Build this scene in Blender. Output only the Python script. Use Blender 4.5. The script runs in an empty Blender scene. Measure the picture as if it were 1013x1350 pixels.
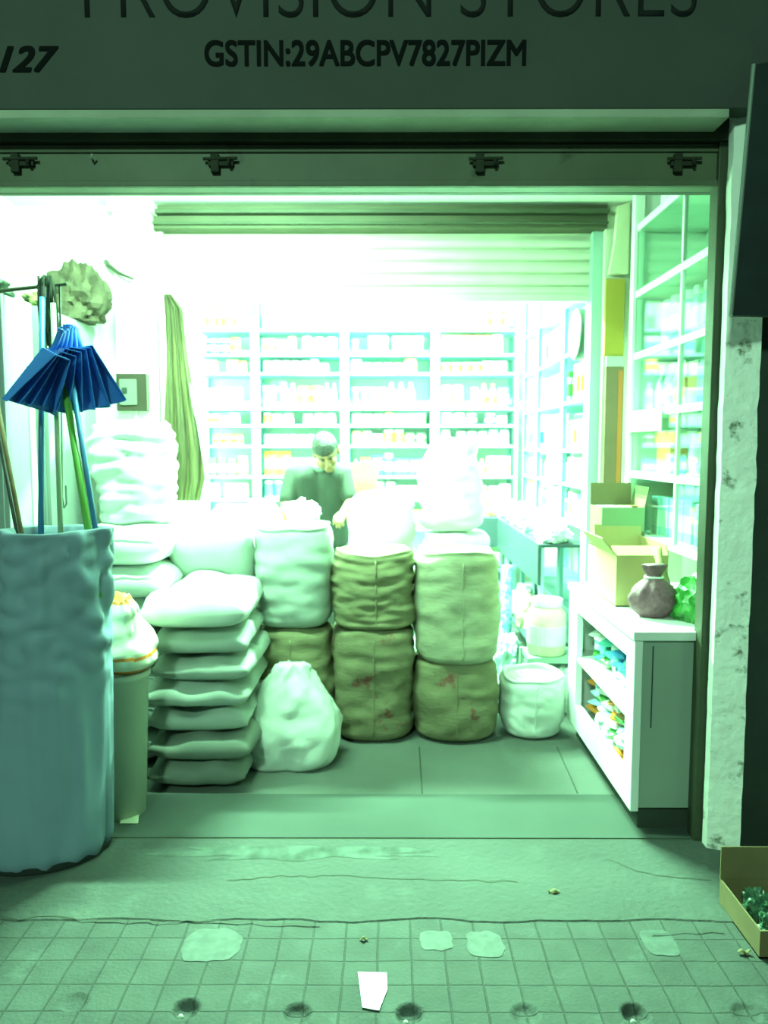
import bpy, bmesh, math, random
from mathutils import Vector, Matrix, noise
R = math.radians
S = bpy.context.scene
COL = S.collection
# ------------------------------------------------------------------ camera, world, exposure
F = 1000.0
PITCH, YAW = R(4.97), R(0.2)
cd = bpy.data.cameras.new('camera'); cam = bpy.data.objects.new('camera', cd); COL.objects.link(cam)
cd.sensor_fit = 'VERTICAL'; cd.sensor_height = 36.0; cd.lens = 36.0*F/1350.0
cd.clip_start = 0.05
cam.location = (0, 0, 1.5); cam.rotation_euler = (math.pi/2-PITCH, 0, YAW)
S.camera = cam
cd.dof.use_dof = True; cd.dof.focus_distance = 2.2; cd.dof.aperture_fstop = 3.0
w = bpy.data.worlds.new('night'); S.world = w; w.use_nodes = True
w.node_tree.nodes['Background'].inputs[0].default_value = (0.47, 1.0, 0.66, 1)
w.node_tree.nodes['Background'].inputs[1].default_value = 0.12
S.view_settings.view_transform = 'Standard'; S.view_settings.look = 'None'
S.view_settings.exposure = 0.0; S.view_settings.gamma = 1.0
try: S.view_settings.use_curve_mapping = False
except Exception: pass
LC = (0.42, 1.0, 0.57)
def area(name, loc, rot, sx, sy, power, col=LC):
    l = bpy.data.lights.new(name, 'AREA'); l.shape = 'RECTANGLE'; l.size = sx; l.size_y = sy
    l.energy = power; l.color = col
    o = bpy.data.objects.new(name, l); COL.objects.link(o); o.location = loc; o.rotation_euler = rot
    return o
P_FRONT, P_IN, P_BACK = 150, 1150, 700
area('front_tube_glow', (-0.75, 3.02, 2.665), (R(42), 0, 0), 1.2, 0.05, P_FRONT)
area('inner_tube_glow', (-0.25, 4.95, 2.90), (0, 0, 0), 1.2, 0.06, P_IN)
area('back_tube_glow', (0.1, 5.85, 2.90), (R(15), 0, 0), 1.2, 0.06, P_BACK)
area('street_lamp_glow', (-1.8, -4.0, 5.0), (R(40), 0, R(-15)), 0.6, 0.6, 370, (0.47, 1.0, 0.64))

M3 = Matrix.Rotation(YAW, 3, 'Z') @ Matrix.Rotation(math.pi/2-PITCH, 3, 'X')
def wp(px, py, Y):
    d = M3 @ Vector(((px-506.5)/F, (675-py)/F, -1.0)); s = Y/d.y
    return Vector((d.x*s, Y, 1.5+d.z*s))
def gp(px, py):
    d = M3 @ Vector(((px-506.5)/F, (675-py)/F, -1.0)); s = -1.5/d.z
    return Vector((d.x*s, d.y*s, 0))
# ------------------------------------------------------------------ materials
def mat(name, col, rough=0.6, metal=0.0, var=0.0, vscale=6.0, col2=None, bump=0.0, bscale=60.0, stretch=(1, 1, 1),
        emit=None, spec=0.4, weave=0.0, wscale=220.0, dirt=None, dscale=3.0, dlo=0.5, dhi=0.65, trans=0.0):
    m = bpy.data.materials.new(name); m.use_nodes = True
    nt = m.node_tree; N = nt.nodes; L = nt.links; b = N['Principled BSDF']
    b.inputs['Roughness'].default_value = rough; b.inputs['Metallic'].default_value = metal
    b.inputs['Specular IOR Level'].default_value = spec
    tc = N.new('ShaderNodeTexCoord'); mp = N.new('ShaderNodeMapping'); mp.inputs['Scale'].default_value = stretch
    L.new(tc.outputs['Object'], mp.inputs['Vector'])
    c2 = col2 or tuple(x*(1-var) for x in col)
    n = N.new('ShaderNodeTexNoise'); n.inputs['Scale'].default_value = vscale; n.inputs['Detail'].default_value = 5
    L.new(mp.outputs[0], n.inputs['Vector'])
    r = N.new('ShaderNodeValToRGB'); r.color_ramp.elements[0].position = .35; r.color_ramp.elements[1].position = .65
    r.color_ramp.elements[0].color = (*c2, 1); r.color_ramp.elements[1].color = (*col, 1)
    L.new(n.outputs['Fac'], r.inputs['Fac']); out = r.outputs['Color']
    if dirt:
        n2 = N.new('ShaderNodeTexNoise'); n2.inputs['Scale'].default_value = dscale; n2.inputs['Detail'].default_value = 7
        n2.inputs['Roughness'].default_value = .65
        L.new(tc.outputs['Object'], n2.inputs['Vector'])
        r2 = N.new('ShaderNodeValToRGB'); r2.color_ramp.elements[0].position = dlo; r2.color_ramp.elements[1].position = dhi
        L.new(n2.outputs['Fac'], r2.inputs['Fac'])
        mx = N.new('ShaderNodeMix'); mx.data_type = 'RGBA'
        L.new(r2.outputs['Color'], mx.inputs['Factor']); L.new(out, mx.inputs[6]); mx.inputs[7].default_value = (*dirt, 1)
        out = mx.outputs[2]
    L.new(out, b.inputs['Base Color'])
    h = None
    if bump:
        nb = N.new('ShaderNodeTexNoise'); nb.inputs['Scale'].default_value = bscale; nb.inputs['Detail'].default_value = 4
        L.new(mp.outputs[0], nb.inputs['Vector'])
        bp = N.new('ShaderNodeBump'); bp.inputs['Strength'].default_value = bump; bp.inputs['Distance'].default_value = .01
        L.new(nb.outputs['Fac'], bp.inputs['Height']); h = bp
    if weave:
        wv = N.new('ShaderNodeTexChecker'); wv.inputs['Scale'].default_value = wscale
        L.new(tc.outputs['Object'], wv.inputs['Vector'])
        bw = N.new('ShaderNodeBump'); bw.inputs['Strength'].default_value = weave; bw.inputs['Distance'].default_value = .002
        L.new(wv.outputs['Fac'], bw.inputs['Height'])
        if h: L.new(h.outputs[0], bw.inputs['Normal'])
        h = bw
    if h: L.new(h.outputs[0], b.inputs['Normal'])
    if emit:
        b.inputs['Emission Color'].default_value = (*emit[0], 1); b.inputs['Emission Strength'].default_value = emit[1]
    return m
def glass_mat(name, tint=(0.85, 0.97, 0.9), refl=0.12):
    m = bpy.data.materials.new(name); m.use_nodes = True; nt = m.node_tree; N = nt.nodes; L = nt.links
    N.clear(); o = N.new('ShaderNodeOutputMaterial'); t = N.new('ShaderNodeBsdfTransparent'); g = N.new('ShaderNodeBsdfGlossy')
    t.inputs[0].default_value = (*tint, 1); g.inputs['Roughness'].default_value = .03
    f = N.new('ShaderNodeLayerWeight'); f.inputs[0].default_value = .5
    p = N.new('ShaderNodeMath'); p.operation = 'POWER'; p.inputs[1].default_value = 5; L.new(f.outputs['Facing'], p.inputs[0])
    a = N.new('ShaderNodeMath'); a.operation = 'MULTIPLY_ADD'; a.inputs[1].default_value = .8; a.inputs[2].default_value = .04; L.new(p.outputs[0], a.inputs[0])
    x = N.new('ShaderNodeMixShader'); L.new(a.outputs[0], x.inputs[0]); L.new(t.outputs[0], x.inputs[1]); L.new(g.outputs[0], x.inputs[2])
    L.new(x.outputs[0], o.inputs[0]); return m
def paver_mat():
    m = mat('paving_concrete', (.052, .066, .058), .8, var=.25, vscale=9, bump=.25, bscale=90, dirt=(.078, .10, .088), dscale=5, dlo=.58, dhi=.72)
    nt = m.node_tree; N = nt.nodes; L = nt.links; b = N['Principled BSDF']
    tc = N.new('ShaderNodeTexCoord')
    def brick(w, h, mort, off=0.0):
        br = N.new('ShaderNodeTexBrick'); br.offset = off; br.squash = 1
        br.inputs['Scale'].default_value = 1; br.inputs['Brick Width'].default_value = w; br.inputs['Row Height'].default_value = h
        br.inputs['Mortar Size'].default_value = mort; br.inputs['Mortar Smooth'].default_value = .5
        br.inputs['Color1'].default_value = (1, 1, 1, 1); br.inputs['Color2'].default_value = (.80, .82, .80, 1); br.inputs['Mortar'].default_value = (.55, .58, .55, 1)
        br.inputs['Bias'].default_value = 0
        mp = N.new('ShaderNodeMapping'); mp.inputs['Location'].default_value = (.02, .01, 0)
        nz = N.new('ShaderNodeTexNoise'); nz.inputs['Scale'].default_value = 5
        L.new(tc.outputs['Object'], nz.inputs['Vector'])
        vm = N.new('ShaderNodeVectorMath'); vm.operation = 'MULTIPLY_ADD'; vm.inputs[1].default_value = (.012, .012, 0)
        L.new(nz.outputs['Color'], vm.inputs[0]); L.new(tc.outputs['Object'], vm.inputs[2]); L.new(vm.outputs[0], mp.inputs[0])
        L.new(mp.outputs[0], br.inputs['Vector']); return br
    b1 = brick(.0993, .1005, .0035); 
    old = b.inputs['Base Color'].links[0].from_socket
    mx = N.new('ShaderNodeMix'); mx.data_type = 'RGBA'; mx.blend_type = 'MULTIPLY'; mx.inputs['Factor'].default_value = 1
    L.new(old, mx.inputs[6]); L.new(b1.outputs['Color'], mx.inputs[7]); L.new(mx.outputs[2], b.inputs['Base Color'])
    bp = N.new('ShaderNodeBump'); bp.inputs['Strength'].default_value = .6; bp.inputs['Distance'].default_value = .006; bp.invert = True
    L.new(b1.outputs['Fac'], bp.inputs['Height'])
    oldn = b.inputs['Normal'].links[0].from_socket; L.new(oldn, bp.inputs['Normal']); L.new(bp.outputs[0], b.inputs['Normal'])
    return m
MT = {}
def mm(name, *a, **k):
    if name not in MT: MT[name] = mat(name, *a, **k)
    return MT[name]
CONC = mat('rough_concrete', (.056, .070, .062), .85, var=.22, vscale=2.2, bump=.5, bscale=45, dirt=(.082, .10, .088), dscale=1.6, dlo=.56, dhi=.72)
INFL = mat('shop_floor_concrete', (.120, .138, .122), .9, spec=.15, var=.2, vscale=1.7, bump=.2, bscale=70)
PAVE = paver_mat()
WALLW = mat('white_wall_paint', (.78, .80, .74), .7, var=.06, vscale=2, bump=.08, bscale=20)
WALLIN = mat('inner_wall_paint', (.74, .77, .72), .7, var=.06)
DARKW = mat('dark_street_wall', (.035, .05, .04), .8, var=.4, vscale=3, bump=.3, bscale=12)
PILL = mat('limewashed_plaster', (.93, .94, .89), .85, var=.08, vscale=5, bump=.5, bscale=25, dirt=(.16, .19, .13), dscale=11, dlo=.585, dhi=.68)
SIGN = mat('signboard_paint', (.056, .062, .056), .75, var=.15, vscale=3, bump=.1, bscale=40)
LETT = mat('sign_lettering_paint', (.007, .008, .008), 1.0, spec=.1)
LEDGE = mat('ledge_plaster', (.42, .46, .36), .8, var=.2, vscale=4, bump=.3, bscale=25)
STEELP = mat('shutter_steel', (.115, .135, .085), .55, metal=.0, var=.25, vscale=3, bump=.1, bscale=20, dirt=(.03, .035, .025), dscale=5, dlo=.62, dhi=.75)
STEELD = mat('dark_painted_steel', (.05, .062, .035), .55, var=.3, vscale=4)
OLIVEP = mat('olive_hood_paint', (.075, .08, .045), .6, var=.2, vscale=3)
SLAT = mat('galvanised_slats', (.62, .64, .52), .45, metal=.2, var=.1, vscale=5)
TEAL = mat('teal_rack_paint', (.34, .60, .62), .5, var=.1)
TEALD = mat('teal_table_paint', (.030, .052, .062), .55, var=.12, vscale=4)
WLAM = mat('white_laminate', (.80, .84, .80), .35, var=.03)
GLAM = mat('grey_laminate', (.30, .36, .31), .5, var=.06, vscale=3)
GLASS = glass_mat('cabinet_glass')
def jute(name, c, **k): return mat(name, c, .95, var=.22, vscale=7, stretch=(1, 1, 3), weave=.5, wscale=150, bump=.25, bscale=30, spec=.1, **k)
JUTE = jute('jute_cloth', (.25, .245, .14))
JUTEP = jute('printed_jute_cloth', (.22, .215, .125), dirt=(.19, .075, .06), dscale=6, dlo=.60, dhi=.66)
JUTEL = jute('pale_jute_cloth', (.37, .38, .26))
def woven(name, c, **k): return mat(name, c, .6, var=.06, vscale=8, weave=.3, wscale=260, bump=.12, bscale=22, spec=.3, **k)
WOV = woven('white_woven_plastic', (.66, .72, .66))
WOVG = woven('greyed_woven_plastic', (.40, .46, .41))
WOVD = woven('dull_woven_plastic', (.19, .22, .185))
WOVB = woven('pale_blue_plastic_sheet', (.20, .28, .36))
GRAIN = mat('grain_fill', (.68, .66, .5), .9, var=.3, vscale=80, bump=.6, bscale=140)
CARD = mat('brown_cardboard', (.40, .33, .15), .85, var=.1, vscale=5, bump=.1, bscale=30)
CARDD = mat('dark_brown_cardboard', (.17, .15, .07), .85, var=.15)
BLUEP = mat('blue_plastic', (.035, .17, .60), .35, var=.1)
POLEB = mat('blue_pole_plastic', (.04, .16, .34), .4)
POLEG = mat('green_pole_plastic', (.12, .34, .06), .4)
POLEC = mat('pale_green_pole', (.28, .36, .24), .5)
WOODB = mat('brown_wood', (.16, .11, .05), .7, var=.3, vscale=20)
BLACK = mat('black_plastic', (.02, .025, .025), .5)
WPL = mat('white_plastic', (.72, .75, .70), .4)
# ------------------------------------------------------------------ mesh helpers
def mk(name, bm, material, parent=None, smooth=False, loc=None):
    me = bpy.data.meshes.new(name); bmesh.ops.recalc_face_normals(bm, faces=bm.faces[:]); bm.to_mesh(me); bm.free()
    for m in (material if isinstance(material, (list, tuple)) else [material]): me.materials.append(m)
    if smooth:
        for p in me.polygons: p.use_smooth = True
    o = bpy.data.objects.new(name, me); COL.objects.link(o)
    if parent: o.parent = parent
    if loc is not None: o.location = loc
    return o
def tag(o, label, cat, group=None, kind=None):
    o['label'] = label; o['category'] = cat
    if group: o['group'] = group
    if kind: o['kind'] = kind
    return o
def struct(o): o['kind'] = 'structure'; return o
def thing(name, label, cat, loc=(0, 0, 0), rz=0, group=None):
    o = bpy.data.objects.new(name, None); COL.objects.link(o); o.location = loc; o.rotation_euler = (0, 0, rz)
    o.empty_display_size = .05
    return tag(o, label, cat, group)
def bx(bm, x0, x1, y0, y1, z0, z1, bev=0, mi=0):
    r = bmesh.ops.create_cube(bm, size=1); vs = r['verts']
    for v in vs: v.co = Vector(((x0+x1)/2+v.co.x*(x1-x0), (y0+y1)/2+v.co.y*(y1-y0), (z0+z1)/2+v.co.z*(z1-z0)))
    fs = set(f for v in vs for f in v.link_faces)
    for f in fs: f.material_index = mi
    if bev:
        es = list(set(e for v in vs for e in v.link_edges))
        rr = bmesh.ops.bevel(bm, geom=es, offset=bev, segments=2, affect='EDGES', profile=.5)
        for f in rr['faces']: f.material_index = mi
    return bm
def box(name, x0, x1, y0, y1, z0, z1, material, parent=None, bev=.003):
    bm = bmesh.new(); bx(bm, x0, x1, y0, y1, z0, z1, bev); return mk(name, bm, material, parent)
def tube(bm, pts, r, n=12, mi=0, r2=None):
    pts = [Vector(p) for p in pts]; rings = []
    for i, p in enumerate(pts):
        d = (pts[min(i+1, len(pts)-1)]-pts[max(i-1, 0)]).normalized()
        up = Vector((0, 0, 1)) if abs(d.z) < .9 else Vector((1, 0, 0))
        a = d.cross(up).normalized(); b = d.cross(a)
        rr = r if r2 is None else r+(r2-r)*i/(len(pts)-1)
        rings.append([bm.verts.new(p+(a*math.cos(t)+b*math.sin(t))*rr) for t in [2*math.pi*k/n for k in range(n)]])
    for A, B in zip(rings, rings[1:]):
        for k in range(n):
            f = bm.faces.new((A[k], A[(k+1) % n], B[(k+1) % n], B[k])); f.material_index = mi
    for q in (rings[0], rings[-1]):
        f = bm.faces.new(q); f.material_index = mi
    return bm
def lathe(bm, prof, n=24, mi=0, c=(0, 0, 0)):
    rings = [[bm.verts.new((c[0]+max(r, 1e-4)*math.cos(2*math.pi*k/n), c[1]+max(r, 1e-4)*math.sin(2*math.pi*k/n), c[2]+z)) for k in range(n)] for r, z in prof]
    for A, B in zip(rings, rings[1:]):
        for k in range(n):
            f = bm.faces.new((A[k], A[(k+1) % n], B[(k+1) % n], B[k])); f.material_index = mi
    for q in (rings[0], rings[-1]):
        f = bm.faces.new(q); f.material_index = mi
    return bm
def nz(v, s, seed): return noise.noise(Vector(v)*s+Vector((seed*7.3, seed*3.1, seed*1.7)))
def prism(bm, pts, d, mi=0):
    """solid from an outline pts (3d) pushed along vector d"""
    a = [bm.verts.new(p) for p in pts]; b = [bm.verts.new(Vector(p)+Vector(d)) for p in pts]; n = len(pts)
    fs = [bm.faces.new(a), bm.faces.new(b[::-1])]
    for k in range(n): fs.append(bm.faces.new((a[k], b[k], b[(k+1) % n], a[(k+1) % n])))
    for f in fs: f.material_index = mi
    return bm
# ------------------------------------------------------------------ sacks
def stand_sack(name, label, cx, cy, z0, rx, ry, h, material, seed, group=None, fold=.012, lean=(0, 0), openm=None, sq=2.6,
               taper=0.0, seam=True, neck=None, cat='sack', rimh=.012, n=72, bulge=.05, foldz=14, fill=.02):
    t = thing(name, label, cat, (cx, cy, z0), 0, group)
    bm = bmesh.new(); prof = []
    N = 44
    for i in range(N+1):
        u = i/N; z = h*u
        r = 1.0+bulge*math.sin(math.pi*u)-taper*u
        e = .10
        if u < e: r *= (1-(1-u/e)**2.4*.22)
        if neck is None:
            if u > .90: r *= 1-((u-.90)/.10)**2*.07
        else:
            a, b = neck
            if u > a:
                s = (u-a)/(1-a); r *= (1-s)**.8*(1-b)+b if b < 1 else 1
        prof.append((r, z))
    top = prof[-1]
    if neck is None:
        prof += [(top[0]+rimh, h+.004), (top[0]+rimh*.4, h+.014), (top[0]-.05, h+.012), (top[0]-.09, h-.006), (top[0]-.12, h-.03)]
    rings = []
    for r, z in prof:
        ring = []
        for k in range(n):
            a = 2*math.pi*k/n; c, s = math.cos(a), math.sin(a)
            q = (abs(c)**sq+abs(s)**sq)**(-1/sq)
            x, y = rx*r*q*c, ry*r*q*s
            p = Vector((x, y, z*1.0))
            d = nz((x, y, z*.8), 4.5, seed)*fold*1.8+nz((x*2, y*2, z*foldz/3), 3.5, seed+5)*fold
            d += abs(nz((a*1.2, 0, z*foldz/2.), 1.0*2, seed+9))*fold*.9
            zz = z+nz((c*.6, s*.6, 0), 1.6, seed+3)*.025*(z/h)
            ln = Vector((lean[0], lean[1], 0))*(z/h)
            edge = min(1, z/.04) if z < .04 else 1
            dirv = Vector((c, s, 0))
            ring.append(bm.verts.new(Vector((x, y, zz))+dirv*d*edge+ln))
        rings.append(ring)
    for A, B in zip(rings, rings[1:]):
        for k in range(n): bm.faces.new((A[k], A[(k+1) % n], B[(k+1) % n], B[k]))
    bm.faces.new(rings[0][::-1])
    if neck is not None: bm.faces.new(rings[-1])
    b = mk('sack_body', bm, material, t, True)
    if neck is None:
        g = bmesh.new(); gr = []
        rr0 = top[0]-.06
        for i in range(9):
            u = i/8
            gr.append([g.verts.new(Vector((rx*rr0*u*math.cos(2*math.pi*k/36)*(abs(math.cos(2*math.pi*k/36))**sq+abs(math.sin(2*math.pi*k/36))**sq)**(-1/sq)+lean[0],
                        ry*rr0*u*math.sin(2*math.pi*k/36)*(abs(math.cos(2*math.pi*k/36))**sq+abs(math.sin(2*math.pi*k/36))**sq)**(-1/sq)+lean[1],
                        h-.012+fill*(1-u*u)+nz((u*math.cos(k), u*math.sin(k), 0), 2, seed)*.008))) for k in range(36)] if i else [g.verts.new((lean[0], lean[1], h-.012+fill))])
        for k in range(36): g.faces.new((gr[0][0], gr[1][k], gr[1][(k+1) % 36]))
        for A, B in zip(gr[1:], gr[2:]):
            for k in range(36): g.faces.new((A[k], B[k], B[(k+1) % 36], A[(k+1) % 36]))
        mk('contents', g, openm or GRAIN, t, True)
    if seam:
        sb = bmesh.new(); pts = []
        for i in range(3, N-1, 2):
            r, z = prof[i]; a = R(-92+seed*3 % 12)
            c, s = math.cos(a), math.sin(a); q = (abs(c)**sq+abs(s)**sq)**(-1/sq)
            x, y = rx*r*q*c, ry*r*q*s
            d = nz((x, y, z*.8), 4.5, seed)*fold*1.8+nz((x*2, y*2, z*foldz/3), 3.5, seed+5)*fold+abs(nz((a*1.2, 0, z*foldz/2.), 2, seed+9))*fold*.9
            pts.append(Vector((x+lean[0]*z/h, y+lean[1]*z/h, z))+Vector((c, s, 0))*(d))
        tube(sb, pts, .004, 6); mk('seam', sb, material, t, True)
    return t
def lying_sack(name, label, c, L, W, T, rz, material, seed, group=None, tilt=(0, 0), ears=True, cat='sack', rough=.012, thread=True, ext=2.6):
    """a filled sack lying flat: closed pillow with pinched corners and a stitched end"""
    t = thing(name, label, cat, (c[0], c[1], c[2]), rz, group); t.rotation_euler = (tilt[0], tilt[1], rz)
    bm = bmesh.new(); nu, nv = 30, 22; top = {}; bot = {}
    for i in range(nu+1):
        for j in range(nv+1):
            u = -1+2*i/nu; v = -1+2*j/nv
            e = max(0, (1-abs(u)**ext))**.5*max(0, (1-abs(v)**ext))**.5
            px = u*L/2*(1-.07*(1-abs(v)**2)*abs(u)**4); py = v*W/2*(1-.05*(1-u*u))
            if not ears:
                k = 1-.10*(u*v)**2; px *= k; py *= k
            d = nz((px, py, 0), 7, seed)*rough*1.3
            wav = nz((px*3, py*3, 1), 5, seed+2)*.016*(abs(u)**6+abs(v)**6)
            pt = Vector((px, py, T*.5*e+d*e*1.2+wav+T*.5)); pb = Vector((px, py, -T*.5*e*.96+wav*(1 if (i in (0, nu) or j in (0, nv)) else .6)+T*.5))
            pb.z = max(pb.z, .001)
            top[i, j] = bm.verts.new(pt)
            bot[i, j] = top[i, j] if (i in (0, nu) or j in (0, nv)) else bm.verts.new(pb)
    for i in range(nu):
        for j in range(nv):
            bm.faces.new((top[i, j], top[i+1, j], top[i+1, j+1], top[i, j+1]))
            try: bm.faces.new((bot[i, j], bot[i, j+1], bot[i+1, j+1], bot[i+1, j]))
            except ValueError: pass
    pts = [top[nu-1, j].co.copy()+Vector((.004, 0, .004)) for j in range(1, nv)] if thread else None
    o = mk('sack_body', bm, material, t, True)
    if thread:
        tb = bmesh.new(); tube(tb, pts, .003, 5); mk('stitching', tb, WPL, t)
    return t
# ------------------------------------------------------------------ THE SETTING
FY = 2.79       # plane of the outer shutter
def dents_ground():
    # pavement in front: one sheet of paving with round recesses where the tactile studs are missing
    bm = bmesh.new()
    holes = [gp(x, y) for x, y in ((98, 1322), (245, 1330), (392, 1336), (540, 1337), (693, 1337), (838, 1336), (985, 1336))]
    holes = [(h.x, h.y, (.3, 1, .75, 1, .5, 1, .4)[i]) for i, h in enumerate(holes)]
    xs = [-3.2+.2*i for i in range(9)]+[-1.5+.0075*i for i in range(401)]+[1.6+.2*i for i in range(1, 9)]
    ys = [1.2+.1*i for i in range(5)]+[1.65+.0075*i for i in range(60)]+[2.15, 2.25, 2.35]
    g = {}
    for i, x in enumerate(xs):
        for j, y in enumerate(ys):
            z = 0
            for hx, hy, dep in holes:
                d = math.hypot(x-hx, y-hy)/.037
                if d < 1: z = min(z, -.022*dep*(1-d**4))
                elif d < 1.25: z += .0015*(1.25-d)/.25
            g[i, j] = bm.verts.new((x, y, z))
    for i in range(len(xs)-1):
        for j in range(len(ys)-1): bm.faces.new((g[i, j], g[i+1, j], g[i+1, j+1], g[i, j+1]))
    struct(mk('paving', bm, PAVE, smooth=True))
    rb = bmesh.new()
    return holes
HOLES = dents_ground()
bm = bmesh.new()   # concrete apron with a cracked, uneven edge over the paving
n = 120; pa = []; pb = []
for i in range(n+1):
    x = -3.2+6.4*i/n; e = 2.28+noise.noise(Vector((x*4, 0, 0)))*.02+noise.noise(Vector((x*20, 3, 0)))*.01
    pa.append(Vector((x, e, .004)))
a0 = [bm.verts.new((p.x, p.y-.004, -.004)) for p in pa]; a1 = [bm.verts.new((p.x, p.y+.006, p.z)) for p in pa]; a2 = [bm.verts.new((p.x, 2.775, .004)) for p in pa]; a3 = [bm.verts.new((p.x, 2.775, -.03)) for p in pa]
for i in range(n):
    for A, B in ((a0, a1), (a1, a2), (a2, a3)): bm.faces.new((A[i], A[i+1], B[i+1], B[i]))
struct(mk('concrete_apron', bm, CONC))
def crack(pts, wd=.004):
    bm = bmesh.new(); P = []
    for (x0, y0), (x1, y1) in zip(pts, pts[1:]):
        for k in range(10):
            u = k/10; x = x0+(x1-x0)*u; y = y0+(y1-y0)*u
            P.append(gp(x, y+noise.noise(Vector((x*.05, y*.05, 0)))*4))
    for a, b in zip(P, P[1:]):
        w1 = wd*(.4+abs(noise.noise(a*9))); w2 = wd*(.4+abs(noise.noise(b*9)))
        bm.faces.new([bm.verts.new(v) for v in (a+Vector((0, -w1, .0052)), b+Vector((0, -w2, .0052)), b+Vector((0, w2, .0052)), a+Vector((0, w1, .0052)))])
    return bm
CRK = mat('crack_dirt', (.045, .055, .04), .9)  # one dark colour for the ground cracks, threshold groove and floor joints
for i, pts in enumerate((((300, 1162), (350, 1158), (430, 1155), (520, 1160), (700, 1164)), ((800, 1135), (860, 1155), (945, 1163)), ((0, 1212), (60, 1210), (130, 1216), (260, 1216), (440, 1222)), ((860, 1232), (900, 1230), (960, 1229)))):
    o = struct(mk('ground_crack', crack(pts), CRK))
# damp pale cement smear on the apron
bm = bmesh.new(); ring = []
c = gp(400, 1126)
for k in range(60):
    a = 2*math.pi*k/60; r = 1+.9*noise.noise(Vector((math.cos(a)*2.5, math.sin(a)*2.5, 4)))+.3*noise.noise(Vector((a*4, 0, 4)))*math.sin(a/2)
    ring.append(bm.verts.new((c.x+.02+.42*r*math.cos(a), c.y+.045*r*math.sin(a), .0048)))
bm.faces.new(ring); struct(mk('cement_smear', bm, mat('pale_cement_smear', (.10, .125, .11), .95, var=.5, vscale=12, spec=.08)))
for (px, py, sx, sy) in ((280, 1246, .085, .075), (575, 1240, .05, .045), (640, 1245, .055, .06), (870, 1243, .05, .06)):
    bm = bmesh.new(); c = gp(px, py); ring = []
    for k in range(36):
        a = 2*math.pi*k/36; q = (abs(math.cos(a))**4+abs(math.sin(a))**4)**-.25*(1+.15*noise.noise(Vector((math.cos(a)*2, math.sin(a)*2, px))))
        ring.append(bm.verts.new((c.x+sx*q*math.cos(a), c.y+sy*q*math.sin(a), .0015)))
    bm.faces.new(ring); struct(mk('worn_paving_patch', bm, mm('worn_pale_cement', (.066, .088, .079), .7, var=.3, vscale=30)))
# floor inside: threshold strip, slab with joints
struct(box('floor', -2.2, 1.9, 2.79, 7.2, -.03, 0, INFL, bev=0))
struct(box('threshold', -2.2, 1.9, 2.79, 3.155, .0005, .004, mat('threshold_cement', (.066, .083, .073), .95, var=.15, vscale=2, spec=.08), bev=.001))
struct(box('threshold_groove', -2.2, 1.45, 2.765, 2.792, -.03, .0005, CRK, bev=0))
for p0, p1 in (((553, 985), (557, 1046)), ((735, 985), (762, 1046))):
    bm = bmesh.new(); tube(bm, [gp(*p0), gp(*p1)], .0035, 6); struct(mk('floor_joint', bm, CRK))
# shells
struct(box('wall_back', -2.2, 1.9, 7.02, 7.1, 0, 3.1, WALLIN))
struct(box('wall_right', 1.62, 1.72, 2.86, 7.02, 0, 3.1, WALLW))
struct(box('wall_left', -2.05, -1.95, 2.86, 7.02, 0, 3.1, WALLW))
struct(box('ceiling', -2.05, 1.72, 4.30, 7.02, 3.0, 3.06, WALLIN))
struct(box('ceiling_front', -2.05, 1.72, 2.885, 4.30, 2.76, 3.06, WALLW))
# partition: left pilaster and right jamb of the inner opening
struct(box('wall_inner_left', -1.95, -1.235, 4.10, 4.30, 0, 2.76, WALLW))
bm = bmesh.new(); bx(bm, -1.42, -1.225, 4.03, 4.10, 0, 2.72, .006); bx(bm, -1.44, -1.205, 4.0, 4.11, 2.70, 2.76, .004)
bx(bm, -1.33, -1.31, 4.015, 4.04, 0, 2.7, .003)
struct(mk('trim_1', bm, mat('pilaster_paint', (.70, .72, .62), .7, var=.08)))
struct(box('wall_inner_right', 1.155, 1.62, 4.12, 4.30, 0, 2.76, mat('jamb_paint', (.60, .62, .50), .7, var=.15, vscale=3)))
struct(box('trim_2', 1.158, 1.262, 4.10, 4.121, 1.975, 2.38, mat('yellow_green_paint', (.38, .29, .045), .7, var=.1)))
bm = bmesh.new(); prism(bm, [(1.165, 4.10, 2.40), (1.262, 4.10, 2.40), (1.262, 4.10, 2.76), (1.20, 4.10, 2.74), (1.19, 4.10, 2.55)], (0, -.04, 0))
struct(mk('trim_3', bm, mat('cream_bracket_paint', (.66, .66, .46), .7, var=.1)))
t = thing('notice_board', 'narrow brown notice board with pale top strip on the right jamb', 'board', (1.21, 4.10, 1.3))
b_ = box('board', -.045, .052, -.018, 0, 0, .62, mat('brown_board', (.14, .10, .05), .7, var=.15), t)
box('orange_stripe', .022, .045, -.021, -.017, .0, .60, mat('orange_brown_print', (.32, .11, .02), .7), b_, 0)
box('top_strip', -.045, .052, -.02, 0, .62, .675, mat('pale_strip', (.35, .42, .34), .6), t)
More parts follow.
